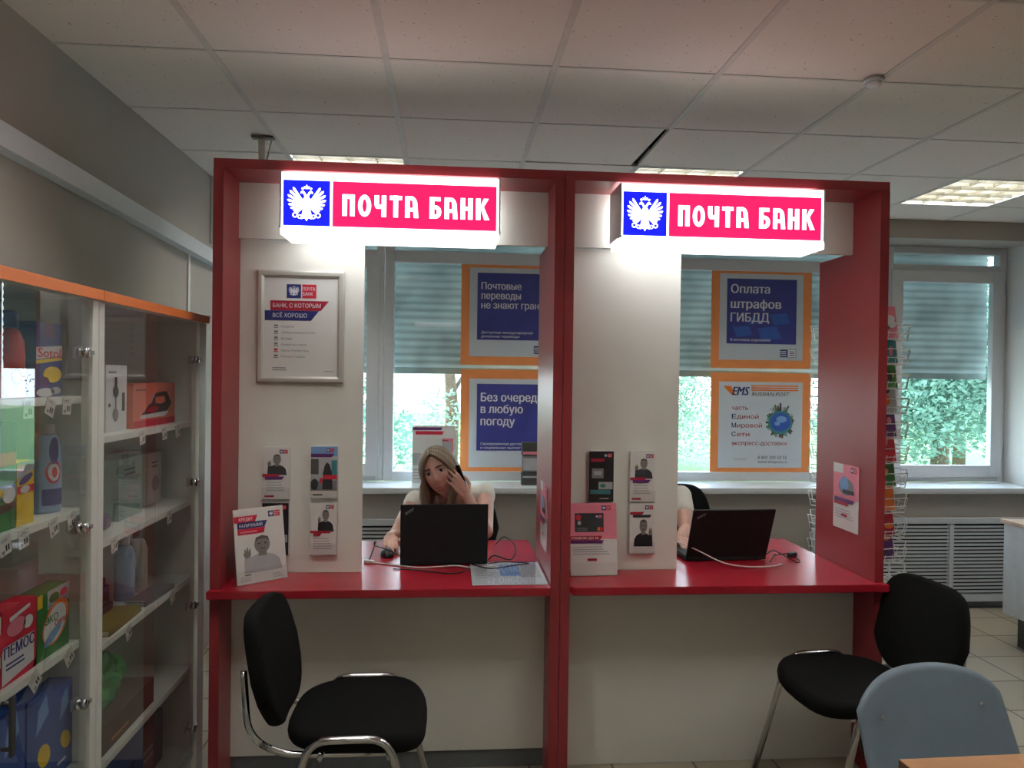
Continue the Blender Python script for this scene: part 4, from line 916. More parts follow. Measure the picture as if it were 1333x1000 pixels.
t = thing('toy_figure', 'small orange toy standing on the grey box in the far cabinet', 'toy', (-1.1, 2.82, .291)); m = MB(); m.ell((0, 0, .03), (.026, .026, .03), 'ink_orange'); m.ell((0, 0, .075), (.02, .02, .02), 'ink_orange'); m.build('toy_body', t); m = MB(); m.ell((.018, .0, .075), (.008, .01, .006), 'ink_yellow'); m.build('beak', t)

# ------------------------------------------------------------------ price tags clipped to the shelf edges
def price_tag(y, zs, label, tilt=0.0, first=[None]):
    loc = (XC - .0305, ky(y), zs - .004)
    if first[0] is None:
        t = thing('price_tag', label, 'price tag', loc, 0, 'price tags on the cabinet shelves'); m = MB(); m.box(0, .0012, -.021, .021, -.03, .012, 'white_card'); s = Sheet(m, (.0013, -.021, -.03), (0, 1, 0), (0, 0, 1), .0003)
        s.bars(.005, .03, .032, .008, 2, 'ink_grey'); s.rect(.02, .008, .026, .022, 'ink_black'); s.rect(.029, .008, .035, .022, 'ink_black'); s.rect(.006, .004, .016, .012, 'ink_grey'); m.build('printed_card', t); first[0] = t; t.rotation_euler = (tilt, 0, 0); return t
    r = first[0].copy(); COL.objects.link(r); r.location = loc; r.rotation_euler = (tilt, 0, 0); r['label'] = label
    for ch in first[0].children: c = ch.copy(); COL.objects.link(c); c.parent = r
for a in ((1.845, 1.473, 'white price tag below the dark blue washing powder box', R(-22)), (1.918, 1.473, 'second white price tag below the dark blue box, nearer the hinge', R(-4)), (1.75, 1.473, 'white price tag under the red cleaner bottle', 0),
          (1.665, 1.173, 'tilted price tag at the left end of the second shelf, near cabinet', R(10)), (1.735, 1.173, 'price tag under the small yellow box on the second shelf', R(5)), (1.86, 1.173, 'price tag under the pale blue softener bottle', R(15)), (1.945, 1.173, 'price tag at the right end of the second shelf of the near cabinet', R(10)),
          (1.78, .818, 'diagonal price tag under the red and white powder box', R(38)), (1.935, .818, 'diagonal price tag under the green powder box', R(28)),
          (2.4, 1.353, 'price tag under the white blender box', R(8)), (2.58, 1.353, 'middle price tag under the coral iron box', R(4)), (2.7, 1.353, 'right hand price tag under the coral iron box', R(10)),
          (2.21, 1.053, 'price tag on the second shelf right beside the cabinet divider', R(8)), (2.63, 1.053, 'price tag at the far end of the second shelf, far cabinet', R(4)),
          (2.31, .758, 'price tag on the third shelf above the green bag', R(20)), (2.66, .758, 'price tag on the third shelf below the bottles', R(25))): price_tag(*a[:3], tilt=a[3])

# ================================================================== CHAIRS, TABLES
def iso_chair():
    """front towards -y, width along x"""
    t = thing('visitor_chair', 'black visitor chair with chrome legs turned to the right before the left booth', 'chair', (0, 0, 0), 0, 'black visitor chairs before the booths')
    def pad(W, Dd, T, taper, n=20, rows=7, e=3.2):
        vs = []; fs = []
        for k in range(rows):
            a = math.pi * (k / (rows - 1) - .5); rr = .93 + .07 * math.cos(a) if 0 < k < rows - 1 else .9; zz = T / 2 * math.sin(a)
            for i in range(n * 2):
                th = math.pi * i / n; c, s_ = math.cos(th), math.sin(th)
                x = math.copysign(abs(c) ** (2 / e), c) * W / 2; y = math.copysign(abs(s_) ** (2 / e), s_) * Dd / 2
                x *= 1 + taper * (y / (Dd / 2)); vs.append(Vector((x * rr, y * rr, zz)))
        N = n * 2
        for k in range(rows - 1):
            for i in range(N): fs.append((k * N + i, k * N + (i + 1) % N, (k + 1) * N + (i + 1) % N, (k + 1) * N + i))
        fs += [list(range(N))[::-1], [(rows - 1) * N + i for i in range(N)]]
        return vs, fs
    vs, fs = pad(.46, .43, .055, -.1); m = MB(); m.add([(v.x, v.y - .01, v.z + .455 + .012 * (v.x / .235) ** 2 - .02 * max(0, -v.y / .2) ** 3) for v in vs], fs, 'black_fabric', True); m.build('seat', t)
    vs, fs = pad(.47, .37, .05, .0, 24, 7, 4.6); MX = Matrix.Translation((0, .275, .642)) @ Matrix.Rotation(R(-13), 4, 'X') @ Matrix.Rotation(R(90), 4, 'X'); m = MB()
    m.add([MX @ Vector((v.x * (1 - .2 * max(0, (v.y + .02) / .2) ** 1.2 - .4 * max(0, (-.02 - v.y) / .165) ** 1.3), v.y, v.z + .16 * v.x * v.x * 4 * .6)) for v in vs], fs, 'black_fabric', True); m.build('backrest', t)
    def rnd_path(pts, r=.05, k=5):
        P = [Vector(p) for p in pts]; out = [P[0]]
        for i in range(1, len(P) - 1):
            a = (P[i - 1] - P[i]).normalized(); b = (P[i + 1] - P[i]).normalized(); A = P[i] + a * r; B = P[i] + b * r
            for j in range(k + 1):
                u = j / k; out.append(A * (1 - u) ** 2 + P[i] * 2 * u * (1 - u) + B * u * u)
        return out + [P[-1]]
    for sx in (-1, 1):
        m = MB(); x = sx * .235; m.tube(rnd_path([(x * 1.1, -.25, .008), (x, -.12, .486), (x, .11, .486), (x * 1.1, .24, .008)], .06), .0115, 'chrome', 10)
        l = m.build('leg_frame', t)
        for y in (-.25, .24): f = MB(); f.lathe([(.015, .0), (.015, .022), (.012, .025)], (x * 1.1, y, 0), 'black_plastic', 12); f.build('foot_cap', l)
    for sx in (-1, 1):
        m = MB(); m.tube(rnd_path([(sx * .17, -.12, .415), (sx * .17, .2, .415), (sx * .165, .3, .47), (sx * .15, .318, .66)], .06), .0105, 'chrome', 10); m.build('back_tube', t)
    m = MB()
    for y in (-.12, .08): m.tube([(-.235, y, .43 if y < 0 else .43), (.235, y, .43)], .009, 'chrome', 8)
    m.build('seat_rail', t)
    return t
def dup(root, loc, rz, label, group=None):
    r = root.copy(); COL.objects.link(r); r.location = loc; r.rotation_euler = (0, 0, rz); r['label'] = label
    if group: r['group'] = group
    for ch in root.children:
        c = ch.copy(); COL.objects.link(c); c.parent = r
        for g_ in ch.children: d = g_.copy(); COL.objects.link(d); d.parent = c
    return r
ch = iso_chair(); ch.location = (-.285, 2.44, 0); ch.rotation_euler = (0, 0, R(90))
dup(ch, (1.465, 2.585, 0), R(-86), 'black visitor chair with chrome legs turned to the left before the right booth')
dup(ch, (.06, 4.1, 0), R(-3), 'black chair the woman with the phone sits on, mostly hidden', 'black office chairs behind the booths').scale = (.96, 1.0, 1.04)
dup(ch, (1.35, 4.08, 0), R(6), 'black chair behind the open laptop of the right booth', 'black office chairs behind the booths').scale = (1.1, 1.05, 1.12)

t = thing('plastic_chair', 'grey plastic chair in the lower right corner of the photo behind the wooden table', 'chair', (1.345, 1.66, 0), R(12))
def shell(f, nu, nv, th, mt):
    m = MB(); P = [[f(i / nu, j / nv) for i in range(nu + 1)] for j in range(nv + 1)]; vs = []; 
    def nrm(i, j):
        a = P[j][min(i + 1, nu)] - P[j][max(i - 1, 0)]; b = P[min(j + 1, nv)][i] - P[max(j - 1, 0)][i]; return a.cross(b).normalized()
    A = [P[j][i] for j in range(nv + 1) for i in range(nu + 1)]; B = [P[j][i] + nrm(i, j) * th for j in range(nv + 1) for i in range(nu + 1)]; n = len(A); w_ = nu + 1
    fs = [(j * w_ + i, j * w_ + i + 1, (j + 1) * w_ + i + 1, (j + 1) * w_ + i) for j in range(nv) for i in range(nu)]; fs = [f_[::-1] for f_ in fs] + [tuple(n + q for q in f_) for f_ in fs]
    ed = [i for i in range(nu + 1)] + [j * w_ + nu for j in range(1, nv + 1)] + [nv * w_ + i for i in range(nu - 1, -1, -1)] + [j * w_ for j in range(nv - 1, 0, -1)]
    fs += [(ed[k], ed[(k + 1) % len(ed)], n + ed[(k + 1) % len(ed)], n + ed[k]) for k in range(len(ed))]
    m.add(A + B, fs, mt, True); return m
def back_f(u, v):
    a = (u - .5) * 2; wd = .252 * (1 - .06 * v); z = .44 + .338 * v
    z -= .355 * v * (.17 * abs(a) ** 2.6 + .06 * abs(a) ** 8); x = a * wd
    return Vector((x, .2 + .10 * v - .05 * a * a, z))
shell(back_f, 20, 16, .009, 'grey_plastic').build('backrest', t)
def seat_f(u, v):
    a = (u - .5) * 2; return Vector((a * (.22 - .01 * (1 - v)), -.2 + .4 * v, .44 + .02 * a * a - .03 * max(0, (.25 - v) / .25) ** 2 - .012 * math.sin(v * math.pi)))
shell(seat_f, 16, 14, .009, 'grey_plastic').build('seat', t)
for sx in (-1, 1):
    for y0, y1 in ((-.14, -.2), (.14, .22)):
        m = MB(); m.tube([(sx * .17, y0, .432), (sx * .21, y1, .0)], .0115, 'brushed_metal', 10); m.build('leg', t)
for sx in (-1, 1):
    m = MB(); m.lathe([(.007, 0), (.006, .003), (.001, .004)], (0, 0, 0), 'brushed_metal', 10); o = m.build('screw', t, (sx * .165, .2 + .068 - .03 - .0005, .675)); o.rotation_euler = (R(90), 0, 0)

t = thing('wooden_table', 'light brown wooden table top corner at the bottom right of the photo', 'table', (1.75, 1.15, 0), R(1.5))
m = MB(); m.bbox(-.78, .8, -.42, .38, .722, .75, 'wood_top', .002); m.build('tabletop', t)
m = MB(); m.bbox(-.7815, -.7802, -.42, .38, .7225, .7495, 'wood_edge', .0004); m.build('edge_strip', t)
for x in (-.72, .72):
    for y in (-.36, .32): m = MB(); m.bbox(x - .02, x + .02, y - .02, y + .02, 0, .7215, 'dark_metal', .002); m.build('leg', t)

t = thing('office_desk', 'pale grey desk with a beige top at the right edge by the radiator', 'desk', (3.29, 3.3, 0), R(0))
m = MB(); m.bbox(-.012, 1.2, 0, .9, .722, .745, 'beige_wood', .003); m.build('desktop', t)
m = MB(); m.box(0, .018, .01, .885, .19, .7215, 'desk_grey'); m.box(.018, 1.18, .867, .885, .19, .7215, 'desk_grey'); m.build('side_panel', t)
for x in (.06, 1.1):
    m = MB(); m.bbox(x, x + .05, .05, .84, .0, .19, 'dark_metal', .004); m.bbox(x, x + .05, .4, .48, .19, .7215, 'dark_metal', .004); m.build('leg', t)

# ================================================================== LAPTOPS, CABLES, SMALL THINGS
def laptop(loc, rz, open_deg, label):
    """local: the screen faces +y (the clerk), hinge along x at y = 0"""
    t = thing('laptop', label, 'laptop', loc, rz); W, D = .362, .245
    m = MB(); m.bbox(-W / 2, W / 2, -.012, D, .004, .024, 'laptop_black', .003); b = m.build('base', t)
    k = MB()
    for r in range(5):
        for c in range(14): k.box(-.15 + c * .0215, -.15 + c * .0215 + .0185, .04 + r * .021, .058 + r * .021, .0241, .0262, 'black_plastic')
    k.build('keyboard', b)
    m = MB(); m.bbox(-.05, .05, .165, .225, .0241, .0248, 'black_plastic', .0003); m.build('touchpad', b)
    A = Matrix.Translation((0, -.004, .018)) @ Matrix.Rotation(R(open_deg), 4, 'X')
    m = MB(); m.bbox(-W / 2, W / 2, -.007, .002, .0, .238, 'laptop_black', .0022, A); l = m.build('screen_lid', t)
    m = MB(); m.box(-W / 2 + .012, W / 2 - .012, .0022, .003, .022, .226, 'screen_dark', A); m.build('display', l)
    m = MB(); o = A @ Vector((-W / 2, -.0071, 0)); s = Sheet(m, o, (1, 0, 0), A.to_3x3() @ Vector((0, 0, 1)), .0004)
    for i in range(3): s.poly([(.022 + i * .011, .196 + i * .007), (.026 + i * .011, .194 + i * .007), (.033 + i * .011, .21 + i * .007), (.029 + i * .011, .212 + i * .007)], 'ink_grey', 1)
    s.poly([(.019, .199), (.05, .22), (.048, .223), (.017, .203)], 'ink_grey', 1); m.build('lid_mark', l)
    for x in (-.13, .13): h = MB(); h.tube([(x - .02, -.004, .018), (x + .02, -.004, .018)], .008, 'black_plastic', 10); h.build('hinge', t)
    return t
laptop((-.015, 3.13, ZT), R(2), 3, 'black laptop with its lid towards us before the woman on the left counter')
laptop((1.205, 3.17, ZT), R(2), 22, 'black laptop with its lid tilted back on the right counter')
def mouse(loc, rz, label):
    t = thing('computer_mouse', label, 'mouse', loc, rz)
    m = MB(); m.ell((0, 0, .004), (.03, .053, .03), 'black_plastic', None, 20, 14); m.v = [(x, y, max(.0, z)) for x, y, z in m.v]; m.build('shell', t)
    m = MB(); m.lathe([(.001, -.004), (.007, -.003), (.007, .003), (.001, .004)], (0, -.03, .029), 'ink_grey', 12, 'x'); m.build('scroll_wheel', t)
mouse((-.262, 3.29, ZT + .0008), R(190), 'black mouse under the hand of the woman on the left counter')
mouse((1.085, 3.44, ZT + .0008), R(200), 'black mouse behind the open laptop of the right booth')
def spline(pts, n=8):
    P = [Vector(p) for p in pts]; P = [P[0] * 2 - P[1]] + P + [P[-1] * 2 - P[-2]]; out = []
    for i in range(1, len(P) - 2):
        for k in range(n):
            u = k / n; a, b, c, d = P[i - 1:i + 3]; out.append(.5 * ((2 * b) + (c - a) * u + (2 * a - 5 * b + 4 * c - d) * u * u + (3 * b - a - 3 * c + d) * u ** 3))
    return out + [P[-2]]
def cable(pts, r, mt, label, end=None):
    m = MB(); m.tube(spline(pts), r, mt, 7); o = m.build('cable'); tag(o, label, 'cable', None); return o
z = ZT + .003
cable([(-.34, 3.2, z), (-.30, 3.16, z + .0), (-.2, 3.11, z), (-.1, 3.075, z), (.03, 3.085, z + .004), (.1, 3.07, z), (.2, 3.09, z)], .0028, 'cable_white', 'pale cable running along the front of the left laptop')
cable([(-.33, 3.19, z), (-.31, 3.28, z + .06), (-.32, 3.33, z + .035), (-.25, 3.25, z + .03), (-.19, 3.2, z + .01), (-.19, 3.17, z)], .0025, 'cable_black', 'thin black cable looping beside the mouse on the left counter')
cable([(.175, 3.2, z), (.2, 3.19, z + .02), (.27, 3.2, z), (.3, 3.3, z + .03), (.26, 3.42, z + .05), (.22, 3.45, z + .01)], .0025, 'cable_black', 'black cable curling to the right of the left laptop')
cable([(.1, 3.09, z + .008), (.18, 3.05, z), (.28, 3.1, z), (.34, 3.13, z), (.24, 3.16, z), (.17, 3.13, z)], .0028, 'cable_black', 'black cable bunch lying over the clear desk pad')
cable([(-.22, 3.06, z), (-.1, 3.03, z), (0, 2.98, z), (.06, 3.0, z), (.09, 3.06, z + .002)], .0022, 'cable_black', 'thin dark cable lying in front of the left laptop')
cable([(.97, 3.5, ZT + .12), (1.0, 3.36, ZT + .07), (1.06, 3.09, ZT + .06), (1.15, 3.045, z + .018), (1.25, 3.03, z + .004), (1.36, 3.05, z), (1.42, 3.08, z)], .0028, 'cable_white', 'white cable hanging in an arc before the right laptop')
cable([(1.39, 3.13, z), (1.43, 3.18, z + .02), (1.47, 3.25, z), (1.5, 3.2, z + .015), (1.53, 3.15, z), (1.5, 3.12, z), (1.44, 3.2, z + .03), (1.42, 3.24, z + .005)], .0026, 'cable_black', 'tangled black cable to the right of the right laptop')
t = thing('cable_adapter', 'small black plug adapter among the cables right of the right laptop', 'adapter', (1.53, 3.22, ZT + .0005), R(30)); m = MB(); m.bbox(-.02, .02, -.012, .012, 0, .02, 'black_plastic', .003); m.build('housing', t); m = MB(); m.bbox(.0205, .032, -.006, .006, .006, .012, 'brushed_metal', .001); m.build('plug', t)
t = thing('network_plug', 'white cable plug at the left end of the cables on the left counter', 'plug', (-.335, 3.17, ZT + .0005), R(-20)); m = MB(); m.bbox(-.012, .03, -.008, .008, 0, .012, 'cable_white', .002); m.build('plug_body', t)
t = thing('desk_pad', 'clear plastic document pad lying at the right front of the left counter', 'desk pad', (.09, 2.81, ZT + .0006), R(0))
m = MB(); m.box(.004, .29, .004, .345, 0, .0012, 'poster_white'); s = Sheet(m, (0, 0, .0013), (1, 0, 0), (0, 1, 0), .0002); s.rect(.12, .13, .2, .3, 'ink_skyblue', 1); s.rect(.2, .1, .28, .32, 'ink_pale', 1); s.bars(.02, .1, .09, .2, 8, 'ink_pale', 1); m.build('paper_insert', t)
m = MB(); m.bbox(0, .294, 0, .35, .0018, .0042, 'acrylic', .0005); m.build('clear_cover', t)
# things on the window sill
t = thing('information_board', 'white printed board standing on the sill behind the woman', 'notice board', (-.245, 5.06, NZ0 + .0355), 0)
MX = Matrix.Rotation(R(-5), 4, 'X'); m = MB(); m.box(0, .285, 0, .006, 0, .385, 'paper', MX); s = Sheet(m, MX @ Vector((0, -.0003, 0)), (1, 0, 0), MX.to_3x3() @ Vector((0, 0, 1)), .0008)
s.poly([(.0, .355), (.19, .355), (.2, .374), (.0, .374)], 'ink_purple', 1); s.poly([(.02, .325), (.2, .325), (.21, .348), (.02, .348)], 'ink_red', 1); s.bars(.09, .27, .04, .02, 1, 'ink_grey', 1); s.rect(.15, .17, .275, .3, 'ink_pink', 1); s.rect(.158, .178, .267, .278, 'ink_pale', 2); s.bars(.15, .28, .12, .012, 1, 'ink_crimson', 2); s.rect(.0, .12, .1, .2, 'ink_pale', 1); s.bars(.01, .02, .24, .08, 4, 'ink_pale', 1); m.build('printed_board', t)
m = MB(); m.box(.09, .2, .033, .036, 0, .3, 'paper', Matrix.Rotation(R(6), 4, 'X')); m.build('rear_strut', t)
t = thing('card_terminal', 'grey box with a pink stripe on the sill before the lower blue poster', 'device', (.485, 4.96, NZ0 + .035), 0)
m = MB(); m.bbox(0, .13, 0, .07, .0, .085, 'dark_metal', .004); m.bbox(.004, .126, .005, .06, .0855, .2, 'ink_grey', .004); m.bbox(.0, .13, 0, .065, .2005, .285, 'dark_metal', .004); m.build('body', t)
m = MB(); m.box(.01, .12, -.0012, .004, .1, .18, 'ink_pale'); m.box(.006, .124, -.0014, -.0002, .205, .225, 'ink_pink'); m.box(.006, .124, -.0014, -.0002, .05, .062, 'ink_pale'); m.build('front_panel', t)

# ------------------------------------------------------------------ wire magazine rack right of the right booth
RX, RY = 2.27, 4.0
t = thing('magazine_rack', 'white wire magazine spinner standing between the right booth and the window', 'magazine rack', (RX, RY, 0))
m = MB(); m.tube([(0, 0, .06), (0, 0, 1.86)], .014, 'wire_white', 12); m.build('centre_pole', t)
for k in range(4):
    a = R(45 + 90 * k); m = MB(); m.tube([(0, 0, .06), (math.cos(a) * .3, math.sin(a) * .3, .02)], .012, 'wire_white', 8); l = m.build('foot', t); m = MB(); m.lathe([(.015, -.012), (.017, 0), (.015, .01)], (math.cos(a) * .31, math.sin(a) * .31, .013), 'black_plastic', 10); m.build('end_cap', l)
cov = ['ink_pink', 'ink_teal', 'ink_green', 'ink_pale', 'ink_purple', 'ink_red', 'ink_green', 'ink_orange', 'ink_crimson', 'ink_violet' if 'ink_violet' in MATS else 'ink_purple', 'ink_green', 'ink_skyblue']
names = ['pink topmost magazine', 'teal magazine in the second pocket from the top', 'grey and white magazine in the third pocket', 'pale pink magazine in the fourth pocket', 'violet magazine in the fifth pocket', 'red magazine in the sixth pocket', 'green magazine in the seventh pocket', 'orange magazine in the eighth pocket', 'crimson magazine in the ninth pocket', 'white magazine in the lowest filled pocket']
for side in range(4):
    ang = R(14 + 90 * side); MXs = Matrix.Rotation(ang, 4, 'Z')
    m = MB()
    for i in range(12):
        z0 = .32 + i * .132
        for px in (-.115, .115): m.tube([MXs @ Vector((px, -.12, z0 + .13)), MXs @ Vector((px, -.125, z0)), MXs @ Vector((px, -.215, z0 + .005)), MXs @ Vector((px, -.235, z0 + .085))], .0028, 'wire_white', 5)
        for zz, yy in ((.085, -.235), (.04, -.224), (.005, -.215)): m.tube([MXs @ Vector((-.115, yy, z0 + zz)), MXs @ Vector((.115, yy, z0 + zz))], .0026, 'wire_white', 5)
        for px in (-.07, -.02, .03, .08): m.tube([MXs @ Vector((px, -.125, z0)), MXs @ Vector((px, -.215, z0 + .004)), MXs @ Vector((px, -.228, z0 + .05))], .002, 'wire_white', 4)
    for px in (-.115, .115): m.tube([MXs @ Vector((px, -.12, .3)), MXs @ Vector((px, -.12, 1.84))], .004, 'wire_white', 6)
    m.tube([MXs @ Vector((-.115, -.12, 1.84)), MXs @ Vector((0, 0, 1.84)), MXs @ Vector((.115, -.12, 1.84))], .004, 'wire_white', 6); m.tube([MXs @ Vector((-.115, -.12, .3)), MXs @ Vector((0, 0, .3)), MXs @ Vector((.115, -.12, .3))], .004, 'wire_white', 6)
    m.build('wire_pockets', t)
for side in (0, 1):
    for i in range(10):
        z0 = .32 + (11 - i) * .132; ang = R(14 + 90 * side); W, H = .2, .2
        tt = thing('magazine', names[i] + (' on the front of the wire rack' if side == 0 else ' on the right of the wire rack'), 'magazine', Matrix.Rotation(ang, 3, 'Z') @ Vector((0, -.17, 0)) + Vector((RX, RY, z0 + .008)), ang, 'magazines in the wire rack')
        MX = Matrix.Rotation(R(-9), 4, 'X'); m = MB(); m.box(-W / 2, W / 2, -.004, .004, 0, H * .92, 'paper', MX); s = Sheet(m, MX @ Vector((-W / 2, -.0043, 0)), (1, 0, 0), MX.to_3x3() @ Vector((0, 0, 1)), .0006); rnd = random.Random(i * 7 + side)
        s.rect(.004, .004, W - .004, H * .9, cov[(i + side * 3) % 12], 1); s.rect(.004, H * .72, W - .004, H * .9, rnd.choice(['ink_pale', 'ink_white', 'ink_teal', 'ink_pink']), 2)
        for k in range(5): s.ell(rnd.uniform(.04, W - .04), rnd.uniform(.03, H * .65), rnd.uniform(.012, .035), rnd.uniform(.012, .03), rnd.choice(['ink_pink', 'ink_white', 'ink_crimson', 'ink_green', 'ink_orange', 'ink_dark', 'ink_yellow']), 3 + k * .5)
        s.bars(.02, H * .76, W * .7, H * .1, 1, 'ink_dark', 3); m.build('cover', tt)

# ================================================================== PEOPLE
def remesh(mb, voxel, smooth=6, fac=.5):
    """fuse overlapping closed pieces into one continuous surface; returns (verts, faces)"""
    me = bpy.data.meshes.new('tmp'); me.from_pydata([tuple(v) for v in mb.v], [], mb.f); o = bpy.data.objects.new('tmp', me); COL.objects.link(o)
    r = o.modifiers.new('r', 'REMESH'); r.mode = 'VOXEL'; r.voxel_size = voxel; r.adaptivity = 0
    if smooth: q = o.modifiers.new('s', 'SMOOTH'); q.factor = fac; q.iterations = smooth
    dg = bpy.context.evaluated_depsgraph_get(); dg.update(); ev = o.evaluated_get(dg); m2 = ev.to_mesh()
    vs = [v.co.copy() for v in m2.vertices]; fs = [list(p.vertices) for p in m2.polygons]; ev.to_mesh_clear()
    bpy.data.objects.remove(o); bpy.data.meshes.remove(me); return vs, fs
def cap(mb, a, ra, b, rb, n=16, squash=None):
    """tapered limb with round ends"""
    a, b = Vector(a), Vector(b); d = b - a; L = d.length
    if L < 1e-6: return
    d /= L; path = []; rad = []
    for i in range(5): t = math.pi / 2 * (1 - i / 4.0); path.append(a - d * ra * math.sin(t)); rad.append(max(.0008, ra * math.cos(t)))
    for i in range(5): t = math.pi / 2 * i / 4.0; path.append(b + d * rb * math.sin(t)); rad.append(max(.0008, rb * math.cos(t)))
    mb.tube(path, rad, 'skin', n)
def chain(mb, pts, n=14):
    for (a, ra), (b, rb) in zip(pts[:-1], pts[1:]): cap(mb, a, ra, b, rb, n)
def hand(mb, wrist, fdir, back, side, curl, spread=.12, s=.94, thumb_in=.5):
    """fdir: from the wrist to the knuckles; back: out of the back of the hand; side: +1 if the thumb lies towards fdir x back"""
    W = Vector(wrist); f = Vector(fdir).normalized(); n = Vector(back); n = (n - f * n.dot(f)).normalized(); x = f.cross(n) * side     # x points to the thumb side
    for k in range(4):
        o = (.027 - .018 * k) * s; cap(mb, W + x * o * .6 + f * .012 * s, .0135 * s, W + x * o + f * (.078 - .004 * abs(k - 1)) * s, .0105 * s)
    cap(mb, W + x * .012 * s + f * .02 * s, .017 * s, W - x * .008 * s + f * .06 * s, .014 * s)
    Ls = ((.042, .025, .02), (.047, .029, .021), (.043, .027, .021), (.033, .02, .018))
    for k in range(4):
        o = (.027 - .018 * k) * s; p = W + x * o + f * (.082 - .004 * abs(k - 1)) * s; sp = spread * (1.5 - k); c = curl[k] if isinstance(curl, (list, tuple)) else curl; ang = c * .55; r = (.0088, .009, .0086, .0076)[k] * s
        for j, L in enumerate(Ls[k]):
            d = (f * math.cos(ang) - n * math.sin(ang)); d = (d + x * sp * .5).normalized(); q = p + d * L * s; cap(mb, p, r, q, r * .9, 12); p = q; r *= .9; ang += c * (.95 if j == 0 else .7)
    p = W + x * .026 * s + f * .02 * s - n * .006 * s; d = (x * .75 + f * .62 - n * .3 * thumb_in).normalized(); q = p + d * .036 * s; cap(mb, p, .0135 * s, q, .0105 * s); d2 = (x * (.45 - .45 * thumb_in) + f * .85 - n * .35 * thumb_in).normalized(); r_ = q + d2 * .03 * s; cap(mb, q, .0103 * s, r_, .0092 * s); d3 = (x * (.2 - .5 * thumb_in) + f * .9 - n * .4 * thumb_in).normalized(); cap(mb, r_, .0092 * s, r_ + d3 * .022 * s, .0075 * s)
def head_mesh(mb, M):
    """face towards -y, centre of the head at the origin, about 0.225 m tall"""
    nu, nv = 64, 48; vs = []
    def g(x, z, cx, cz, sx, sz): return math.exp(-((x - cx) / sx) ** 2 - ((z - cz) / sz) ** 2)
    for i in range(nv + 1):
        th = math.pi * i / nv
        for k in range(nu):
            a = 2 * math.pi * k / nu; x, y, z = math.sin(th) * math.cos(a), math.sin(th) * math.sin(a), math.cos(th)
            X, Y, Z = x * .073, y * .093, z * .113
            if Z < .0:
                u = -Z / .113; X *= 1 - .34 * u ** 1.6; 
                Y = Y * (1 - .1 * u) - .012 * u if Y < 0 else Y * (1 - .55 * u ** .8)
            if Y < 0:
                fr = min(1, -Y / .05)
                Y -= fr * (.022 * g(X, Z, 0, -.022, .0105, .016) + .012 * g(X, Z, 0, .002, .008, .022) + .006 * g(X, Z, 0, -.06, .02, .007) + .005 * g(X, Z, 0, -.073, .016, .007) + .008 * g(X, Z, 0, -.1, .02, .014) + .004 * g(abs(X), Z, .03, .032, .022, .008) + .005 * g(abs(X), Z, .042, -.025, .02, .02))
                Y += fr * (.010 * g(abs(X), Z, .031, .012, .015, .011) + .004 * g(X, Z, 0, -.0665, .022, .003) + .004 * g(X, Z, 0, -.086, .02, .006))
                Y -= fr * .007 * g(abs(X), Z, .011, -.031, .006, .006)
            vs.append(M @ Vector((X, Y, Z)))
    fs = [(i * nu + k, (i + 1) * nu + k, (i + 1) * nu + (k + 1) % nu, i * nu + (k + 1) % nu) for i in range(nv) for k in range(nu)]
    mb.add(vs, fs, 'skin', True)
    for sx in (-1, 1):                                           # ears
        for a_, r_ in ((0, 1.0),): 
            e = MB(); e.ell((0, 0, 0), (.009, .019, .031), 'skin', None, 12, 10); mb.add([M @ (Matrix.Rotation(sx * -.3, 3, 'Z') @ Vector(v) + Vector((sx * .071, .008, -.008))) for v in e.v], e.f, 'skin', True)
def lips_eyes(M, parent, dark):
    for sx, nm in ((-1, 'a'), (1, 'b')):
        m = MB(); m.ell((0, 0, 0), (.0125, .0125, .0125), 'eye_white', None, 16, 12); m.v = [tuple(M @ (Vector(v) + Vector((sx * .031, -.0735, .011)))) for v in m.v]; e = m.build('eye', parent)
        m = MB(); m.ell((0, 0, 0), (.0062, .003, .0062), 'iris', None, 14, 8); m.v = [tuple(M @ (Vector(v) + Vector((sx * .031 + .001, -.0845, .010)))) for v in m.v]; m.build('iris', e)
        m = MB(); m.tube([M @ Vector((sx * (.031 + .0165 * t), -.0815 + .006 * t * t - (.004 if abs(t) < .7 else 0), .0165 - .006 * t * t)) for t in (-1, -.5, 0, .5, 1)], [.001, .002, .0023, .002, .001], dark, 6); m.build('eyelashes', e)
        m = MB(); m.tube([M @ Vector((sx * (.012 + .038 * t), -.0935 + .016 * t * t, .030 + .010 * t - .010 * t * t)) for t in (0, .25, .5, .75, 1)], [.0022, .0032, .0032, .0026, .0012], dark, 6); m.build('eyebrow', parent)
    m = MB()
    for z, h, dy in ((-.0605, .0042, 0), (-.0705, .0052, .001)):
        m.tube([M @ Vector((.0225 * t, -.1085 + .014 * t * t + dy, z + (.0015 * t * t if z < -.065 else -.0035 * t * t))) for t in (-1, -.6, -.25, 0, .25, .6, 1)], [.0008, h * .7, h, h * .92, h, h * .7, .0008], 'lips', 8)
    m.build('lips', parent)
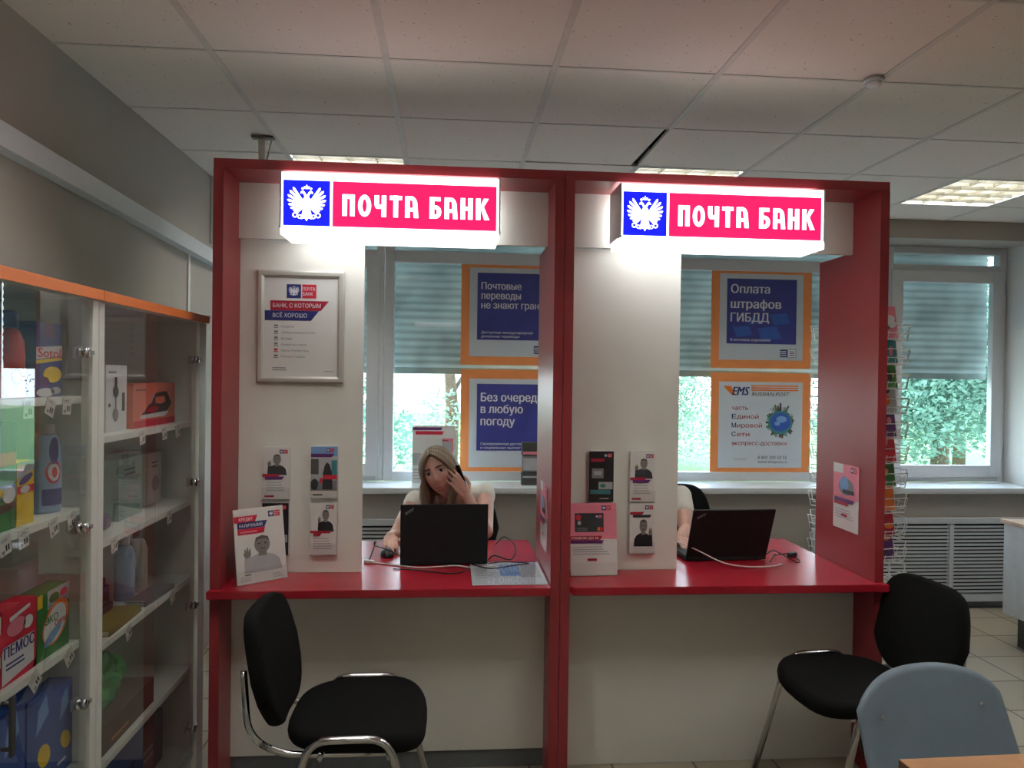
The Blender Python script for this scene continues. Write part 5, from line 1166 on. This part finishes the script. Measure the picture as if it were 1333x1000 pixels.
def hair_mesh(M, mname, length, rnd, part_x=.0, front=36, fall=.0, n=30, back_only=False, swing=(0, 0, 0)):
    """long straight hair: overlapping tapered locks from the parting down over the skull"""
    m = MB(); Mi = M.to_3x3(); g = Mi.inverted() @ Vector((0, 0, -1))
    skull = (.079, .099, .112)
    for sgn in (-1, 1):
        for layer in range(3):
            for i in range(n):
                az = R(front + (180 - front) * (i + rnd.random() * .6) / n)          # 0 = face, 180 = back of the head
                y0 = -.07 + .14 * (i / n); st = Vector((part_x * .6, y0, 0)); k = 1.0 + .03 * layer + rnd.uniform(-.008, .012)
                end = Vector((sgn * math.sin(az), -math.cos(az), 0)); pts = []
                top = Vector((part_x / skull[0], y0 / skull[1] * .85, 0)); top.z = math.sqrt(max(.05, 1 - top.x ** 2 - top.y ** 2))
                eq = Vector((end.x, end.y, -.12)).normalized()
                for j in range(9):
                    u = j / 8; v = (top * (1 - u) + eq * u); v.normalize(); pts.append(Vector((v.x * skull[0] * k, v.y * skull[1] * k, v.z * skull[2] * k + .004)))
                base = pts[-1]; L = length * rnd.uniform(.86, 1.05); down = g.normalized()
                for j in range(1, 8):
                    u = j / 7; p = base + down * L * u + Vector((sgn * .012 * math.sin(u * 3 + i), .01 * math.sin(u * 4 + i * 2), 0)) + Vector((sgn * fall * u, 0, 0)) + Vector((end.x * -.02 * u, end.y * -.02 * u, 0))
                    pts.append(p)
                r0 = rnd.uniform(.008, .0115); rr = [r0 * (.6 + .5 * min(1, j / 5)) * (1 if j < 12 else 1 - .28 * (j - 11)) for j in range(len(pts))]
                m.tube([M @ p + Vector(swing) * max(0, (j - 8) / 7) ** 1.3 for j, p in enumerate(pts)], rr, mname, 6)
    return m
def person(label, P, loc, hairm, brow, hair_len, hair_front, rnd_seed, blouse_sleeve=True):
    """P: joints in the person's own frame (metres, origin on the floor under the seat, facing -y)"""
    t = thing('person', label, 'person', loc, 0)
    V = {k: Vector(v) for k, v in P.items() if k not in ('hand_l', 'hand_r') and isinstance(v, tuple)}
    HM = Matrix.Translation(V['head']) @ Euler(P['head_rot'], 'XYZ').to_matrix().to_4x4() @ Matrix.Scale(P.get('head_scale', 1.0), 4)
    hip, chest, neck = V['hip'], V['chest'], V['neck']
    b = MB()
    head_mesh(b, HM)
    cap(b, neck, .05, HM @ Vector((0, .022, -.055)), .047)
    def torso(mb, grow):
        for x0, x1, ra, rb in ((.075, .075, .105, .088), (0, 0, .11, .1), (-.075, -.075, .105, .088)): cap(mb, hip + Vector((x0, 0, .0)), ra + grow, hip.lerp(chest, .5) + Vector((x1 * .8, 0, 0)), rb + grow - .004)
        mid = hip.lerp(chest, .5)
        for x in (-.075, 0, .075): cap(mb, mid + Vector((x * .8, 0, 0)), .088 + grow, chest + Vector((x * 1.05, 0, 0)), .095 + grow)
        for sx, k in ((-1, 'sl'), (1, 'sr')): cap(mb, chest + Vector((sx * .05, 0, .01)), .085 + grow, V[k].lerp(neck, .28) - Vector((0, 0, .022)), .052 + grow); cap(mb, chest + Vector((sx * .062, -.075, -.015)), .05 + grow, chest + Vector((sx * .055, -.05, .02)), .05 + grow)
        for k in ('sl', 'sr'): cap(mb, V[k] - Vector((0, 0, .008)), .048 + grow, neck - Vector((0, 0, .03)), .045 + grow)
    torso(b, 0)
    for s_, e_, w_ in (('sl', 'el', 'wl'), ('sr', 'er', 'wr')):
        S, E, W_ = V[s_], V[e_], V[w_]
        chain(b, [(S, .049), (S.lerp(E, .4), .045), (E, .036)]); chain(b, [(E, .037), (E.lerp(W_, .3), .037), (W_, .0235)])
    for side, kn, an in ((-1, 'kl', 'al'), (1, 'kr', 'ar')):
        H = hip + Vector((side * .085, -.02, -.03)); K, A = V[kn], V[an]; chain(b, [(H, .092), (K, .057)]); chain(b, [(K, .055), (K.lerp(A, .3), .055), (A, .035)]); cap(b, A + Vector((0, .02, -.04)), .034, A + Vector((0, -.14, -.055)), .027)
    for w_, h in (('wl', P['hand_l']), ('wr', P['hand_r'])): hand(b, V[w_], *h)
    vs, fs = remesh(b, .0042, 5); m = MB(); m.add(vs, fs, 'skin', True); body = m.build('body', t)
    lips_eyes(HM, t, brow)
    # clothes
    c = MB(); torso(c, .008)
    for s_, e_ in (('sl', 'el'), ('sr', 'er')): S, E = V[s_], V[e_]; cap(c, S, .056, S.lerp(E, P['sleeve']), .055)
    vs, fs = remesh(c, .007, 5)
    ntop = neck.z - .028
    def keep(f):
        z = sum(vs[i].z for i in f) / len(f); x = sum(vs[i].x for i in f) / len(f); y = sum(vs[i].y for i in f) / len(f)
        d = ((x - neck.x) ** 2 + (y - neck.y) ** 2) ** .5
        return not (d < .075 and z > neck.z - .06) and not (z < hip.z - .06)
    fs = [f for f in fs if keep(f)]; m = MB(); m.add(vs, fs, 'blouse', True); o = m.build('blouse', t); sd = o.modifiers.new('thickness', 'SOLIDIFY'); sd.thickness = .003
    c = MB()
    for side, kn, an in ((-1, 'kl', 'al'), (1, 'kr', 'ar')):
        H = hip + Vector((side * .085, -.02, -.03)); K, A = V[kn], V[an]; chain(c, [(H, .1), (K, .066)]); chain(c, [(K, .064), (A + Vector((0, 0, .02)), .05)])
    for x in (-.075, 0, .075): cap(c, hip + Vector((x, 0, -.01)), .116, hip + Vector((x, 0, .03)), .113)
    vs, fs = remesh(c, .009, 4); m = MB(); m.add(vs, fs, 'trousers', True); m.build('trousers', t)
    for side, an in ((-1, 'al'), (1, 'ar')):
        A = V[an]; c = MB(); cap(c, A + Vector((0, .025, -.045)), .04, A + Vector((0, -.15, -.052)), .035); c.v = [(x, y, max(z, .003)) for x, y, z in c.v]; vs, fs = remesh(c, .007, 3); m = MB(); m.add(vs, fs, 'shoe', True); m.build('shoe', t)
    hm = hair_mesh(HM, hairm, hair_len, random.Random(rnd_seed), P.get('part', 0), hair_front, .004, 30, swing=P.get('swing', (0, 0, 0)))
    e = MB(); e.ell((0, 0, 0), (.079, .096, .108), 'skin', None, 40, 28)
    sc = [HM @ (Vector(v) + Vector((0, .004, .006))) for v in e.v]; ff = [f for f in e.f if not any((lambda q: q.y < -.045 and q.z < .075 and abs(q.x) < .072)(Vector(e.v[i])) for i in f) and not any(e.v[i][2] < -.06 for i in f)]
    hm.add(sc, ff, hairm, True); hm.build('hair', t)
    return t, HM
# the woman with the phone: chest leaning forward, head tilted, right hand on the mouse, left hand at the cheek
PW = dict(hip=(0, 0, .585), chest=(.0, -.20, .85), neck=(.005, -.275, .955), head=(-.052, -.365, 1.070), head_rot=(R(0), R(-21), R(-14)), head_scale=1.06,
          sl=(-.178, -.235, .905), sr=(.178, -.225, .942), el=(-.265, -.43, .76), er=(.172, -.505, .803), wl=(-.272, -.66, .812), wr=(.082, -.462, .965),
          kl=(-.12, -.42, .52), kr=(.12, -.42, .52), al=(-.12, -.4, .09), ar=(.12, -.4, .09),
          hand_l=((.08, -1, -.12), (0, .1, 1), -1, [.42, .38, .42, .5], .16, .94, .2),
          hand_r=((-.58, -.1, .80), (.3, -.95, .15), 1, [.38, .36, .42, .55], .12, .92, .6), sleeve=.1, part=.0, swing=(-.01, -.03, 0))
woman, HMW = person('woman in a white sleeveless top with long fair hair, hand at her cheek', PW, (0.01, 4.12, 0), 'hair', 'hair_dark', .20, 60, 4)
ph = thing('mobile_phone', 'dark mobile phone held to the cheek of the woman', 'phone', (0, 0, 0)); 
MX = Matrix.Translation((0.01, 4.12, 0)) @ Matrix.Translation((.05, -.415, 1.045)) @ Matrix.Rotation(R(-21), 4, 'Y') @ Matrix.Rotation(R(-62), 4, 'Z')
m = MB(); m.bbox(-.034, .034, -.004, .004, -.07, .07, 'black_plastic', .002); o = m.build('phone_case', ph); ph.matrix_world = MX
m = MB(); m.box(-.031, .031, .0042, .0048, -.062, .062, 'screen_dark'); m.build('screen', ph)
# the colleague behind the right partition
PC = dict(hip=(0, 0, .585), chest=(.0, -.16, .85), neck=(-.02, -.22, .97), head=(-.06, -.27, 1.11), head_rot=(R(16), R(-8), R(-6)),
          sl=(-.18, -.19, .93), sr=(.175, -.19, .935), el=(-.25, -.40, .775), er=(.125, -.45, .80), wl=(-.16, -.62, .81), wr=(.03, -.655, .812),
          kl=(-.12, -.42, .52), kr=(.12, -.42, .52), al=(-.12, -.4, .09), ar=(.12, -.4, .09),
          hand_l=((.3, -1, -.1), (0, .1, 1), -1, [.4, .4, .42, .45], .14, .94, .2), hand_r=((.05, -1, -.14), (0, .1, 1), 1, [.42, .38, .42, .48], .14, .94, .2), sleeve=.45, part=.01)
person('person in a white short-sleeved top mostly hidden behind the right partition', PC, (1.05, 4.06, 0), 'hair_dark', 'hair_dark', .08, 42, 9)
